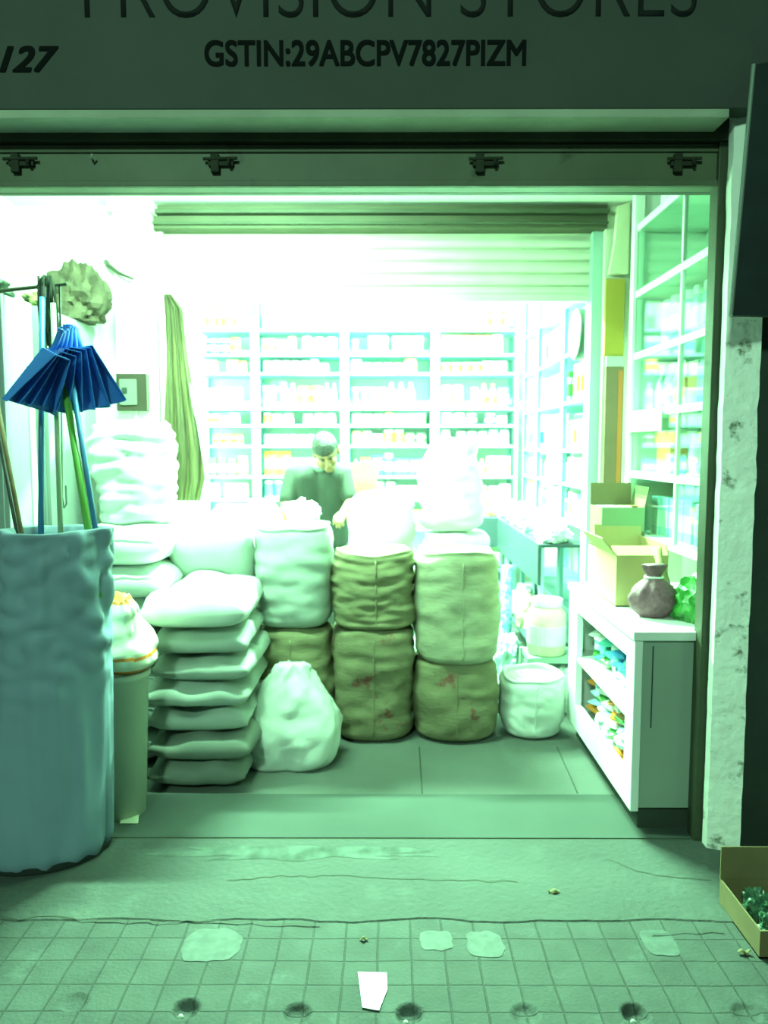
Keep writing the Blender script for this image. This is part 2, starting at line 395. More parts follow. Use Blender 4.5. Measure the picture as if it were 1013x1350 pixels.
# inner rolled shutter hood and slats
struct(box('inner_beam', -1.235, 1.16, 4.10, 4.30, 2.64, 2.76, OLIVEP))
bm = bmesh.new(); bx(bm, -1.235, 1.158, 4.05, 4.12, 2.705, 2.725, .003); bx(bm, -1.235, 1.158, 4.07, 4.12, 2.655, 2.668, .003)
struct(mk('trim_4', bm, STEELD))
t = thing('roller_shutter', 'pale ribbed inner roller shutter rolled half up under the olive beam', 'shutter', (0, 4.22, 2.27))
bm = bmesh.new(); prof = []
zt = .42; k = 0
while zt > .055:
    for s in range(7):
        a = math.pi*s/7; prof.append((-.020*math.sin(a)-.004, zt-.062*s/7))
    prof.append((.004, zt-.062)); zt -= .066
vs = []
for y, z in prof: vs.append((bm.verts.new((-1.22, y, z)), bm.verts.new((1.15, y, z)), bm.verts.new((1.15, .05, z)), bm.verts.new((-1.22, .05, z))))
for A, B in zip(vs, vs[1:]):
    bm.faces.new((A[0], A[1], B[1], B[0])); bm.faces.new((A[2], A[3], B[3], B[2]))
mk('slats', bm, SLAT, t)
box('bottom_bar', -1.22, 1.15, -.03, .02, .01, .045, SLAT, t)
box('guide_rail', 1.10, 1.155, -.06, .06, -2.27, .40, mm('pale_teal_rail', (.30, .45, .40), .5), t)
box('guide_rail', -1.232, -1.20, -.06, .06, -2.27, .40, SLAT, t)
# outer lintel, hood and signboard
z0, z1 = wp(500, 247, FY).z, wp(500, 190, FY).z
t = thing('shutter_box', 'dull green steel shutter box across the top of the shop front', 'shutter', (0, FY, z0))
XR = wp(944, 250, FY).x
bm = bmesh.new(); bx(bm, -2.6, XR+.06, 0, .06, 0, z1-z0, .004); bx(bm, -2.6, XR+.05, -.012, .0, .0, .022, .003); bx(bm, -2.6, XR+.05, -.010, .0, z1-z0-.03, z1-z0-.018, .003)
mk('box_face', bm, STEELP, t)
box('coil_cover', -2.6, XR+.06, .06, .09, -.0, .40, STEELD, t)
for x, lab in ((30, 'lock'), (292, 'lock'), (640, 'lock'), (900, 'lock')):
    p = wp(x, 216, FY); q = p-Vector((0, FY, z0))
    b = bmesh.new(); bx(b, q.x-.045, q.x+.045, -.016, 0, q.z-.012, q.z+.012, .003); bx(b, q.x-.035, q.x-.005, -.022, 0, q.z-.035, q.z+.03, .004)
    tube(b, [(q.x-.06, -.02, q.z+.01), (q.x+.06, -.02, q.z+.012)], .006, 8); tube(b, [(q.x+.03, -.02, q.z+.01), (q.x+.03, -.035, q.z-.01)], .006, 8)
    mk('latch', b, mm('rusty_dark_metal', (.03, .035, .02), .8, var=.4, vscale=30), t)
q = wp(122, 212, FY)-Vector((0, FY, z0)); b = bmesh.new(); tube(b, [(q.x, 0, q.z+.005), (q.x+.004, -.03, q.z), (q.x+.012, -.034, q.z+.012)], .004, 8); mk('hook', b, mm('bright_metal', (.8, .8, .75), .2, metal=.9), t)
SY = 2.64; zb = wp(500, 152, SY).z; zl = z1
bm = bmesh.new(); bx(bm, -2.6, XR+.18, SY+.02, FY+.1, zl+.0, zl+.012, 0)
b = struct(box('lintel_ledge', -2.6, wp(950, 160, SY).x+.03, SY, FY-.03, zb-.008, zb+.02, LEDGE))
bm.free()
b = struct(box('lintel_recess', -2.6, XR+.2, FY-.03, FY+.055, z1+.001, zb+.1, STEELD))
t = thing('signboard', 'wide dark green painted shop signboard above the shutter', 'sign', (0, SY, zb))
box('board', -2.6, 1.55, 0, .08, .021, 1.1, SIGN, t)
def text(body, px0, py0, px1, py1, Y, name, parent, material, shear=0, off=0, bold=0, wob=0):
    cu = bpy.data.curves.new(name, 'FONT'); cu.body = body; cu.size = 1; cu.offset = off; cu.extrude = .0; cu.shear = shear; cu.resolution_u = 6
    cu.space_character = 1.0
    o = bpy.data.objects.new(name+'_src', cu); COL.objects.link(o)
    dg = bpy.context.evaluated_depsgraph_get(); me = bpy.data.meshes.new_from_object(o.evaluated_get(dg)); bpy.data.objects.remove(o)
    a = wp(px0, py1, Y); b = wp(px1, py1, Y); zt = wp(px0, py0, Y).z
    xs = [v.co.x for v in me.vertices]; ys = [v.co.y for v in me.vertices]
    x0, x1, y0, y1 = min(xs), max(xs), min(ys), max(ys)
    bm = bmesh.new(); bm.from_mesh(me)
    if bold:
        gs = bm.faces[:]
        for dx, dy, dz in ((bold, 0, .0004), (bold, bold*.8, .0008), (0, bold*.8, .0012)):
            r = bmesh.ops.duplicate(bm, geom=gs)
            for v in [q for q in r['geom'] if isinstance(q, bmesh.types.BMVert)]: v.co.x += dx; v.co.y += dy; v.co.z = dz
    for v in bm.verts:
        u = (v.co.x-x0)/(x1-x0); w_ = (v.co.y-y0)/(y1-y0)
        v.co = Vector((a.x+(b.x-a.x)*u, -v.co.z, a.z+(zt-a.z)*w_))-Vector((parent.location.x, 0, parent.location.z))
        v.co.z += wob*math.sin(u*9)
    r = bmesh.ops.extrude_face_region(bm, geom=bm.faces[:])
    for v in [g for g in r['geom'] if isinstance(g, bmesh.types.BMVert)]: v.co.y -= .002
    return mk(name, bm, material, parent)
tt = text('PROVISION STORES', 112, -58, 918, 24, SY, 'shop_name_lettering', t, mat('faded_lettering_paint', (.016, .018, .018), .9, spec=.1), off=-.012)
tt['label'] = 'dark thin capitals reading PROVISION STORES'
tt = text('GSTIN:29ABCPV7827PIZM', 270, 55, 692, 88, SY, 'tax_number_lettering', t, LETT, off=0, bold=.045)
tt['label'] = 'dark bold stencilled tax number line'
tt = text('127', 0, 63, 76, 96, SY, 'number_lettering', t, LETT, shear=.35, off=0, bold=.055)
tt['label'] = 'dark bold slanted number 127'
# right guide post, pillar, street wall and hanging banner
struct(box('door_post_right', XR, XR+.045, FY-.02, FY+.05, 0, z1, STEELD))
struct(box('door_post_edge', XR+.045, XR+.062, FY-.035, FY+.05, 0, z1, mat('olive_post_paint', (.13, .15, .07), .6, var=.2)))
bm = bmesh.new(); PY = 2.70
x0 = wp(951, 700, PY).x; x1 = wp(990, 700, PY).x
vs = []
N = 70
for i in range(N+1):
    z = 3.0*i/N; e = noise.noise(Vector((0, 0, z*9)))*.008+noise.noise(Vector((3, 0, z*30)))*.004
    vs.append([bm.verts.new(v) for v in ((x0+e*.5, PY+.02, z), (x1+e, PY-.02, z), (x1+e, PY+.06, z), (x0+e*.5, PY+.06, z))])
for A, B in zip(vs, vs[1:]):
    for k in range(4): bm.faces.new((A[k], A[(k+1) % 4], B[(k+1) % 4], B[k]))
bm.faces.new(vs[-1])
struct(mk('pillar', bm, PILL))
struct(box('wall_street_right', x1+.012, 3.4, PY+.03, PY+.3, 0, 3.9, DARKW))
struct(box('wall_street_top', -3.2, 3.4, PY+.14, PY+.3, zb+.5, 3.9, DARKW))
struct(box('wall_street_left', -3.4, -2.2, PY+.14, PY+.3, 0, 3.9, DARKW))
BY = 2.54
bm = bmesh.new(); prism(bm, [wp(966, 416, BY), wp(1110, 418, BY), wp(1125, 60, BY), wp(996, 85, BY)], (0, .025, 0))
mk_ = mk('hanging_banner', bm, mat('dark_banner_cloth', (.012, .022, .026), .6, var=.35, vscale=9))
tag(mk_, 'dark blue-green banner board hanging above the whitewashed pillar', 'banner')
b = bmesh.new(); tube(b, [wp(964, 415, BY), wp(994, 85, BY)], .007, 8); mk('edge_rod', b, mm('pale_rod', (.18, .22, .19), .5), mk_)
# ------------------------------------------------------------------ lamps
def tube_lamp(label, c, L, ang=0, glow=4):
    t = thing('tube_light', label, 'lamp', c, ang)
    box('housing', -L/2, L/2, -.03, .03, .02, .06, WPL, t)
    bm = bmesh.new(); tube(bm, [(-L/2+.02, 0, 0), (L/2-.02, 0, 0)], .014, 12); mk('tube', bm, mm(f'glowing_tube_{glow}', (.8, .8, .8), .4, emit=((.5, 1, .62), glow)), t)
    for s in (-1, 1): box('end_cap', s*L/2-.015, s*L/2+.015, -.02, .02, -.018, .02, WPL, t)
tube_lamp('white tube light on the front ceiling just behind the shutter box', (-.75, 3.02, 2.70), 1.25, glow=55)
tube_lamp('white tube light on the inner ceiling nearer the shutter', (-.25, 4.95, 2.94), 1.25)
tube_lamp('white tube light on the inner ceiling nearer the back rack', (.1, 5.85, 2.94), 1.25)
# ------------------------------------------------------------------ goods
PAL = {'white': (.78, .80, .76), 'cream': (.74, .70, .48), 'pale blue': (.40, .62, .72), 'yellow': (.75, .55, .10), 'orange': (.72, .26, .04),
       'blue': (.05, .28, .58), 'teal': (.08, .42, .36), 'green': (.10, .36, .08), 'grey': (.32, .36, .32), 'brown': (.22, .13, .05), 'red': (.5, .06, .04), 'dark': (.05, .08, .07), 'purple': (.28, .12, .26)}
PM = {k: mat(k.replace(' ', '_')+'_packaging', v, .45, var=.12, vscale=18) for k, v in PAL.items()}
CACHE = {}
def prod_mesh(kind, ca, cb):
    key = (kind, ca, cb)
    if key in CACHE: return CACHE[key]
    bm = bmesh.new(); sm = False
    if kind == 'carton':
        bx(bm, -.045, .045, -.035, .035, 0, .13, .002, 0); bx(bm, -.0455, .0455, -.0362, .0355, .03, .085, 0, 1)
    elif kind == 'jar':
        lathe(bm, [(.040, 0), (.045, .004), (.045, .10), (.042, .108), (.037, .112)], 20, 0); lathe(bm, [(.0455, .03), (.0462, .032), (.0462, .08), (.0455, .082)], 20, 1)
        lathe(bm, [(.041, .112), (.042, .114), (.042, .134), (.038, .138)], 20, 1); sm = False
    elif kind == 'bottle':
        lathe(bm, [(.026, 0), (.030, .004), (.031, .12), (.024, .155), (.012, .175), (.012, .185)], 18, 0); lathe(bm, [(.0314, .035), (.032, .037), (.032, .10), (.0314, .102)], 18, 1)
        lathe(bm, [(.013, .183), (.015, .185), (.015, .208), (.012, .211)], 14, 1)
    elif kind == 'tin':
        lathe(bm, [(.036, 0), (.038, .002), (.038, .006), (.036, .008), (.036, .092), (.038, .094), (.038, .1), (.033, .1), (.032, .097)], 20, 0); lathe(bm, [(.0365, .015), (.0368, .017), (.0368, .083), (.0365, .085)], 20, 1)
    elif kind == 'pouch':
        nu, nv = 8, 10; A = {}; B = {}
        for i in range(nu+1):
            for j in range(nv+1):
                u = -1+2*i/nu; v = j/nv; e = (1-u**4)*(math.sin(math.pi*min(1, v*1.06+.06)))**.6 if v < .96 else 0
                e = max(0, e)
                A[i, j] = bm.verts.new((u*.052, -.024*e-.001, v*.15)); B[i, j] = bm.verts.new((u*.052, .024*e+.001, v*.15))
        for i in range(nu):
            for j in range(nv):
                mi = 1 if 3 <= j <= 6 else 0
                f = bm.faces.new((A[i, j], A[i+1, j], A[i+1, j+1], A[i, j+1])); f.material_index = mi
                f = bm.faces.new((B[i+1, j], B[i, j], B[i, j+1], B[i+1, j+1])); f.material_index = 0
        for j in range(nv):
            bm.faces.new((B[0, j], A[0, j], A[0, j+1], B[0, j+1])); bm.faces.new((A[nu, j], B[nu, j], B[nu, j+1], A[nu, j+1]))
        for i in range(nu):
            bm.faces.new((A[i, 0], B[i, 0], B[i+1, 0], A[i+1, 0])); bm.faces.new((B[i, nv], A[i, nv], A[i+1, nv], B[i+1, nv]))
    me = bpy.data.meshes.new(kind); bmesh.ops.recalc_face_normals(bm, faces=bm.faces[:]); bm.to_mesh(me); bm.free()
    me.materials.append(PM[ca]); me.materials.append(PM[cb])
    if sm:
        for p in me.polygons: p.use_smooth = True
    CACHE[key] = me; return me
SIZE = {'carton': (.09, .13), 'jar': (.092, .138), 'bottle': (.064, .211), 'tin': (.076, .10), 'pouch': (.104, .15)}
NAMES = {'carton': 'carton', 'jar': 'jar', 'bottle': 'bottle', 'tin': 'tin', 'pouch': 'pouch'}
PRODS = {}
rng = random.Random(5)
def put(kind, ca, cb, loc, rz, sc, where, rot=None):
    o = bpy.data.objects.new(NAMES[kind], prod_mesh(kind, ca, cb)); COL.objects.link(o)
    o.location = loc; o.rotation_euler = rot or (0, 0, rz); o.scale = sc if isinstance(sc, tuple) else (sc, sc, sc)
    PRODS.setdefault((kind, ca, cb, where), []).append(o)
    return o
def fill(p0, d, nrm, length, gap, where, kinds, cols, depth_off=.06, fillr=.93, tiers=None):
    """stand goods along a shelf from p0 in direction d; nrm points to the shopper"""
    x = .02; rz = math.atan2(nrm[1], nrm[0])+math.pi/2
    kind = None
    while x < length-.05:
        if kind is None or rng.random() < .34:
            kind = rng.choice(kinds); ca, cb = rng.choice(cols)
            hs = rng.uniform(.62, .93); wsc = rng.uniform(.85, 1.25)
        if rng.random() > fillr: x += rng.uniform(.03, .09); continue
        wd, h = SIZE[kind]; sc = min(wsc, 1.3); sz = gap*hs/h; sz = min(sz, 1.75); sc = min(sc, sz*1.5)
        ww = wd*sc
        if x+ww > length-.012: break
        off = depth_off+rng.uniform(0, .02)
        L = Vector(p0)+Vector((d[0], d[1], 0))*(x+ww/2)-Vector((nrm[0], nrm[1], 0))*off
        put(kind, ca, cb, L, rz+rng.uniform(-.05, .05), (sc, sc, sz), where)
        x += ww+.006
CW = [('white', 'white'), ('white', 'pale blue'), ('white', 'cream'), ('cream', 'white'), ('white', 'yellow'), ('white', 'teal'), ('pale blue', 'white'), ('white', 'orange'), ('cream', 'orange'), ('white', 'green')]
CB = CW+[('teal', 'white'), ('yellow', 'white'), ('blue', 'white'), ('orange', 'cream'), ('green', 'white')]
ZB = [.10, .42, .78, 1.04, 1.24, 1.507, 1.685, 1.83, 2.13, 2.29, 2.50]
ORD = ['lowest', 'second-lowest', 'third-lowest', 'fourth-lowest', 'fifth-lowest', 'sixth-lowest', 'fifth-highest', 'fourth-highest', 'third-highest', 'second-highest', 'topmost']
def rack(label, x0, x1, y0, y1, zs, htop, axis='x'):
    t = thing('storage_rack', label, 'rack', ((x0+x1)/2, (y0+y1)/2, 0))
    hx, hy = (x1-x0)/2, (y1-y0)/2
    for sx in (-1, 1):
        for sy in (-1, 1):
            b = bmesh.new(); w_ = .035
            bx(b, min(sx*hx, sx*(hx-w_)), max(sx*hx, sx*(hx-w_)), min(sy*hy, sy*(hy-.003)), max(sy*hy, sy*(hy-.003)), 0, htop, 0)
            bx(b, min(sx*hx, sx*(hx-.003)), max(sx*hx, sx*(hx-.003)), min(sy*hy, sy*(hy-w_)), max(sy*hy, sy*(hy-w_)), 0, htop, 0)
            mk('post', b, TEAL, t)
    for z in zs:
        box('shelf', -hx+.004, hx-.004, -hy+.004, hy-.004, z-.022, z, TEAL, t, .002)
    return t
BX = [(-1.62, -1.135, 'left-end'), (-1.13, -.365, 'second'), (-.36, .415, 'third'), (.42, 1.14, 'right-end')]
for x0, x1, nm in BX:
    rack(f'teal steel rack of stocked shelves, {nm} bay along the back wall', x0, x1, 6.60, 6.98, ZB, 2.8)
    for i, z in enumerate(ZB):
        gap = (ZB[i+1] if i+1 < len(ZB) else 2.78)-z-.03
        cols = CB if (z < 1.3 or nm in ('left-end', 'right-end')) else CW
        kinds = ['jar', 'carton', 'bottle', 'pouch', 'tin'] if gap > .2 else ['jar', 'carton', 'tin']
        if i < 2 and nm != 'right-end': continue
        fill((x0+.035, 6.60, z), (1, 0), (0, -1), x1-x0-.07, gap, f'{ORD[i]} shelf of {nm} back bay', kinds, cols)
ZR = [.10, .45, 1.02, 1.26, 1.48, 1.79, 2.10, 2.42]
ORR = ['lowest', 'second', 'third', 'fourth', 'fifth', 'sixth', 'seventh', 'topmost']
for y0, y1, nm in ((4.42, 5.12, 'nearest'), (5.13, 5.98, 'middle'), (5.99, 6.56, 'farthest')):
    rack(f'teal steel rack of packed goods, {nm} bay along the right wall', 1.17, 1.58, y0, y1, ZR, 2.8)
    for i, z in enumerate(ZR):
        gap = (ZR[i+1] if i+1 < len(ZR) else 2.75)-z-.03
        if i < 2: continue
        fill((1.17, y0+.035, z), (0, 1), (-1, 0), y1-y0-.07, gap, f'{ORR[i]} shelf of {nm} right-wall bay', ['carton', 'pouch', 'jar', 'carton'], CW)
# ------------------------------------------------------------------ glass cabinet (right)
GX = 1.25; g0, g1 = 2.88, 3.90
t = thing('glass_cabinet', 'tall white framed glass display cabinet on the right wall', 'cabinet', (GX, g0, 1.03))
bm = bmesh.new(); zt = 2.755-1.03
bx(bm, .34, .36, 0, g1-g0, .0, zt, 0)
mk('back_panel', bm, mm('cabinet_back', (.50, .62, .56), .5, var=.1), t)
for y in (0, g1-g0): box('side_panel', 0, .36, y-.012, y+.012, 0, zt, WLAM, t)
SZ = [1.06, 1.36, 1.66, 1.95, 2.256, 2.58]
for i, z in enumerate(SZ): box('shelf', -.006, .335, 0, g1-g0, z-1.03-.02, z-1.03+.014, WLAM, t)
box('corner_post', -.02, .03, g1-g0-.03, g1-g0+.02, -.27, zt, WLAM, t)
box('corner_post', -.015, .02, -.012, .03, 0, zt, WLAM, t)
for za, zb_ in zip(SZ, SZ[1:]):
    b = bmesh.new(); bx(b, -.012, .006, .375, .393, za-1.03+.014, zb_-1.03-.02, .002)
    f = mk('door_frame', b, WLAM, t)
    for ya, yb in ((.03, .375), (.393, g1-g0-.03)):
        box('glass_pane', -.004, .0, ya, yb, za-1.03+.016, zb_-1.03-.022, GLASS, f, 0)
for i, z in enumerate(SZ):
    gap = (SZ[i+1] if i+1 < len(SZ) else 2.75)-z-.05
    where = f'{["lowest", "second-lowest", "third-lowest", "third-highest", "second-highest", "topmost"][i]} shelf of glass cabinet'
    if i == 5: fill((GX+.03, g0+.03, z+.014), (0, 1), (-1, 0), .92, gap, where, ['bottle', 'carton'], [('white', 'white'), ('white', 'cream')], .05)
    elif i == 4: fill((GX+.06, g0+.03, z+.014), (0, 1), (-1, 0), .34, gap*.8, where, ['bottle'], [('white', 'pale blue'), ('white', 'green')], .06, .6)
    else:
        cc = [('white', 'teal'), ('cream', 'orange'), ('white', 'yellow'), ('teal', 'white'), ('white', 'green'), ('grey', 'white'), ('white', 'red'), ('pale blue', 'white'), ('white', 'purple')]
        fill((GX+.03, g0+.03, z+.014), (0, 1), (-1, 0), .92, gap, where, ['carton', 'bottle', 'jar', 'pouch'], cc, .06, .9)
p = thing('shelf_talker', 'blank white price strip hung on the glass cabinet front', 'sign', (GX-.022, 3.42, 1.66)); box('card', 0, .006, 0, .49, -.09, .0, WPL, p, .001)
# ------------------------------------------------------------------ low white counter (right)
cx0, cx1, cy0, cy1, ct = .955, 1.60, 2.84, 3.86, .80
t = thing('counter_cabinet', 'low white counter with open shelves facing the shop floor', 'cabinet', (cx0, cy0, 0))
LY = cy1-cy0; LX = cx1-cx0
box('worktop', -.02, LX, -.02, LY+.01, ct-.035, ct, WLAM, t)
bm = bmesh.new(); bx(bm, .0, LX, .0, .018, .10, ct-.035, .001); mk('end_panel', bm, GLAM, t)
box('end_panel', 0, LX, LY-.018, LY, .10, ct-.035, WLAM, t)
box('edge_stile', -.012, .02, -.012, .085, .09, ct-.03, WLAM, t)
box('edge_stile', -.012, .02, LY-.16, LY, .09, ct-.03, WLAM, t)
box('front_rail', -.012, .02, .08, LY-.15, ct-.12, ct-.03, WLAM, t)
box('bottom_rail', -.012, .02, .08, LY-.15, .09, .21, WLAM, t)
box('shelf', -.006, LX-.02, .02, LY-.02, .43, .455, WLAM, t)
box('bottom_shelf', .02, LX-.02, .02, LY-.02, .10, .12, WLAM, t)
box('back_panel', LX-.018, LX, .018, LY-.018, .10, ct-.035, GLAM, t)
box('plinth', .03, LX, .03, LY-.03, 0, .10, mm('dark_plinth', (.035, .045, .035), .8), t)
bm = bmesh.new(); bx(bm, .06, .064, -.002, .001, .42, ct-.06, 0); mk('panel_crack', bm, BLACK, t)
def heap(xr, yr, z, layers, cols, where, kinds=('pouch',)):
    for L_ in range(layers):
        y = yr[0]
        while y < yr[1]:
            ca, cb = rng.choice(cols)
            put(rng.choice(kinds), ca, cb, (rng.uniform(*xr), y, z+.028+L_*.047), 0, rng.uniform(.85, 1.0), where,
                rot=(R(90)+rng.uniform(-.25, .25), rng.uniform(-.2, .2), rng.uniform(-.6, .6)+R(90)))
            y += rng.uniform(.08, .11)
HC1 = [('pale blue', 'white'), ('blue', 'pale blue'), ('teal', 'white'), ('pale blue', 'yellow'), ('green', 'cream'), ('teal', 'pale blue'), ('white', 'teal'), ('white', 'white')]
HC2 = [('orange', 'cream'), ('cream', 'orange'), ('green', 'white'), ('yellow', 'white'), ('white', 'cream'), ('orange', 'white'), ('brown', 'orange'), ('white', 'teal'), ('white', 'white'), ('pale blue', 'white')]
heap((1.02, 1.03), (2.99, 3.70), .455, 5, HC1, 'upper shelf of low white counter')
heap((1.15, 1.18), (2.99, 3.70), .455, 5, HC1, 'rear of low counter upper shelf')
heap((1.01, 1.03), (2.99, 3.70), .12, 5, HC2, 'bottom shelf of low white counter')
heap((1.15, 1.18), (2.99, 3.70), .12, 5, HC2, 'rear of low counter bottom shelf')
# cartons on the counter
def carton(label, x0, x1, y0, y1, z, h, m, flaps, band=None, mi=CARDD):
    t = thing('open_carton', label, 'box', ((x0+x1)/2, (y0+y1)/2, z)); hx, hy = (x1-x0)/2, (y1-y0)/2; w_ = .005
    bm = bmesh.new()
    bx(bm, -hx, hx, -hy, -hy+w_, 0, h); bx(bm, -hx, hx, hy-w_, hy, 0, h); bx(bm, -hx, -hx+w_, -hy+w_, hy-w_, 0, h); bx(bm, hx-w_, hx, -hy+w_, hy-w_, 0, h); bx(bm, -hx, hx, -hy, hy, 0, w_)
    body = mk('carton_body', bm, m, t)
    if band: box('printed_band', -hx-.0006, hx+.0006, -hy-.0012, -hy+.001, h*band[0], h*band[1], band[2], body, 0)
    for side, ang, ln in flaps:
        b = bmesh.new()
        if side in 'fb':
            bx(b, -hx, hx, -.0025, .0025, 0, ln); f = mk('flap', b, m, t); s = -1 if side == 'f' else 1
            f.location = (0, s*hy, h); f.rotation_euler = (-s*R(ang), 0, 0)
        else:
            bx(b, -.0025, .0025, -hy, hy, 0, ln); f = mk('flap', b, m, t); s = -1 if side == 'l' else 1
            f.location = (s*hx, 0, h); f.rotation_euler = (0, s*R(ang), 0)
    return t
carton('large brown carton with raised flaps at the middle of the white counter', 1.0, 1.225, 3.27, 3.62, .80, .225, CARD, [('l', 40, .10), ('r', -12, .05), ('f', -70, .09), ('b', 10, .10)])
carton('closed brown carton standing under a smaller open carton on the counter', 1.03, 1.235, 3.635, 3.845, .80, .20, CARD, [('l', -89.2, .11), ('r', -89.2, .10)])
carton('smaller open carton with green band and upright back flap, atop another carton', 1.035, 1.24, 3.635, 3.845, 1.005, .20, CARDD, [('b', 3, .11), ('r', 12, .10)], (.42, 1.0, mm('pale_green_band', (.22, .30, .17), .7)))
for k, (x, y, c) in enumerate(((1.085, 3.73, 'white'), (1.15, 3.71, 'cream'), (1.20, 3.76, 'brown'))):
    put('carton', c, 'white', (x, y, 1.012), rng.uniform(-.2, .2), (1.0, 1.1, 1.5), 'inside the green-banded open carton')
# tied maroon bag
def tied_bag(name, label, c, r, h, m, seed, sx=1, sy=1, cat='bag', tie=True):
    t = thing(name, label, cat, c)
    bm = bmesh.new(); N = 26; n = 40; rings = []
    for i in range(N+1):
        u = i/N
        if u < .72: rr = math.sin(math.pi*(.12+.80*u/.72))**.62*(1-.10*u); 
        else:
            s = (u-.72)/.28; rr = .30+.0*s+.28*max(0, s-.35)
            if s < .15: rr = .42-.12*s/.15
        ring = []
        for k in range(n):
            a = 2*math.pi*k/n; pl = 1+.07*math.sin(9*a+seed+3*nz((math.cos(a), math.sin(a), u*2), 1, seed))*(u**.7)
            d = 1+nz((math.cos(a)*1.3, math.sin(a)*1.3, u*2.2), 1.6, seed)*.16
            ring.append(bm.verts.new((r*sx*rr*pl*d*math.cos(a), r*sy*rr*pl*d*math.sin(a), h*u+nz((a, 0, u), 3, seed)*.006*(u > .1))))
        rings.append(ring)
    for A, B in zip(rings, rings[1:]):
        for k in range(n): bm.faces.new((A[k], A[(k+1) % n], B[(k+1) % n], B[k]))
    bm.faces.new(rings[0][::-1]); bm.faces.new(rings[-1])
    mk('bag_body', bm, m, t, True)
    if tie:
        b = bmesh.new(); tube(b, [(r*sx*.36*math.cos(a), r*sy*.36*math.sin(a), h*.76) for a in [2*math.pi*k/16 for k in range(17)]], .005, 6); mk('tie', b, WPL, t)
    return t
MAR = mat('maroon_net_cloth', (.22, .095, .13), .7, var=.35, vscale=60, weave=.5, wscale=120)
tied_bag('tied_bag', 'maroon mesh bag tied at the neck on the white counter', (1.10, 3.09, .80), .10, .215, MAR, 3, 1.0, .8)
bm = bmesh.new(); P = [wp(872, 728, 3.3)]; tube(bm, [wp(866, 722, 3.24), wp(876, 765, 3.18), wp(886, 806, 3.10)], .022, 14)
tb = tag(mk('paper_roll', bm, mat('olive_brown_paper', (.34, .30, .13), .8, var=.2, vscale=14), smooth=True), 'olive paper roll leaning between the maroon bag and green bag', 'roll')
# green crumpled plastic bag beside it
def crumple(name, label, c, r, m, seed, sc=(1, 1, 1), amp=.35, cat='bag', flat=True):
    bm = bmesh.new(); bmesh.ops.create_icosphere(bm, subdivisions=4, radius=1)
    for v in bm.verts:
        d = 1+amp*nz(v.co, 2.1, seed)+amp*.5*nz(v.co, 5.5, seed+2)+amp*.25*abs(nz(v.co, 11, seed+2))
        v.co = Vector((v.co.x*sc[0], v.co.y*sc[1], v.co.z*sc[2]))*r*d
        if flat: v.co.z = max(v.co.z, -r*sc[2]*.6)
    zz = min(v.co.z for v in bm.verts)
    for v in bm.verts: v.co.z -= zz
    o = mk(name, bm, m, None, False, c); return tag(o, label, cat)
GRNP = mat('green_plastic_film', (.06, .34, .06), .25, var=.5, vscale=14, spec=.6)
crumple('plastic_bag', 'crumpled green plastic bag of produce at the near end of the counter', (1.27, 3.02, .80), .125, GRNP, 4, (.8, .9, .9))
# ------------------------------------------------------------------ jute and woven sacks, middle
def yb(py_bottom): return gp(500, py_bottom).y
D = 3.91
stand_sack('grain_sack', 'lower sack of the middle jute stack, with faint red print and centre seam', -.068, D, 0, .207, .205, .575, JUTEP, 1, neck=(.97, .93), fold=.014, bulge=.06)
stand_sack('grain_sack', 'open jute sack on top of the middle stack with creased sides', -.066, D, .573, .203, .205, .385, JUTE, 2, fold=.016, foldz=26, lean=(-.003, 0))
stand_sack('grain_sack', 'lower sack of the right jute stack, red lettering near its top right', .36, D+.0, 0, .209, .205, .40, JUTEP, 4, neck=(.97, .93), fold=.012)
stand_sack('grain_sack', 'tall pale jute sack open on top of the right stack', .365, D+.0, .395, .205, .205, .565, JUTEL, 6, fold=.013, lean=(-.004, 0), bulge=.04)
b = text('PRO', 612, 884, 656, 914, 3.822, 'print', thing('grain_sack_tmp', 'x', 'x'), mm('red_print', (.20, .05, .04), .9)) if False else None
stand_sack('grain_sack', 'lower olive jute sack beneath the white sack, behind the small white bag', -.475, D, 0, .19, .20, .58, JUTE, 8, neck=(.95, .85), fold=.012)
stand_sack('rice_sack', 'white woven sack on the olive jute sack, in front of the man', -.475, D+.0, .585, .188, .20, .50, WOVG, 9, fold=.01, openm=WOV, rimh=.03, seam=False, bulge=.07, sq=3.0)
# small white bag on the floor
def heap_bag(name, label, c, seed, m):
    t = thing(name, label, 'sack', c); bm = bmesh.new(); N = 30; n = 64; rings = []
    for i in range(N+1):
        u = i/N; z = .47*u
        hw = .222*(1+.05*math.sin(3*u))*(1-.72*max(0, (u-.40)/.60)**1.25); hd = .155*(1-.80*max(0, (u-.35)/.65)**1.1)
        if u < .12: k = 1-(1-u/.12)**2*.10; hw *= k; hd *= k
        ring = []
        for k in range(n):
            a = 2*math.pi*k/n; cc, s = math.cos(a), math.sin(a); q = (abs(cc)**2.8+abs(s)**2.8)**(-1/2.8)
            fold = nz((cc*1.5, s*1.5, u*2.5), 1.7, seed)*.028+abs(nz((cc*2, s*2, u*5), 2.2, seed+3))*.02
            ring.append(bm.verts.new((hw*q*cc+cc*fold*(u+.25)+.015*u, hd*q*s+s*fold, z+nz((a*2, 0, u), 1.5, seed)*.012*u)))
        rings.append(ring)
    for A, B in zip(rings, rings[1:]):
        for k in range(n): bm.faces.new((A[k], A[(k+1) % n], B[(k+1) % n], B[k]))
    bm.faces.new(rings[0][::-1]); bm.faces.new(rings[-1])
    mk('sack_body', bm, m, t, True)
    b = bmesh.new(); prism(b, [Vector(p) for p in ((-.17, -.155, .245), (.03, -.185, .235), (.075, -.15, .30), (.09, -.09, .40), (.03, -.075, .47), (-.03, -.08, .44), (-.14, -.12, .33))], (.0, .03, -.012))
    return t
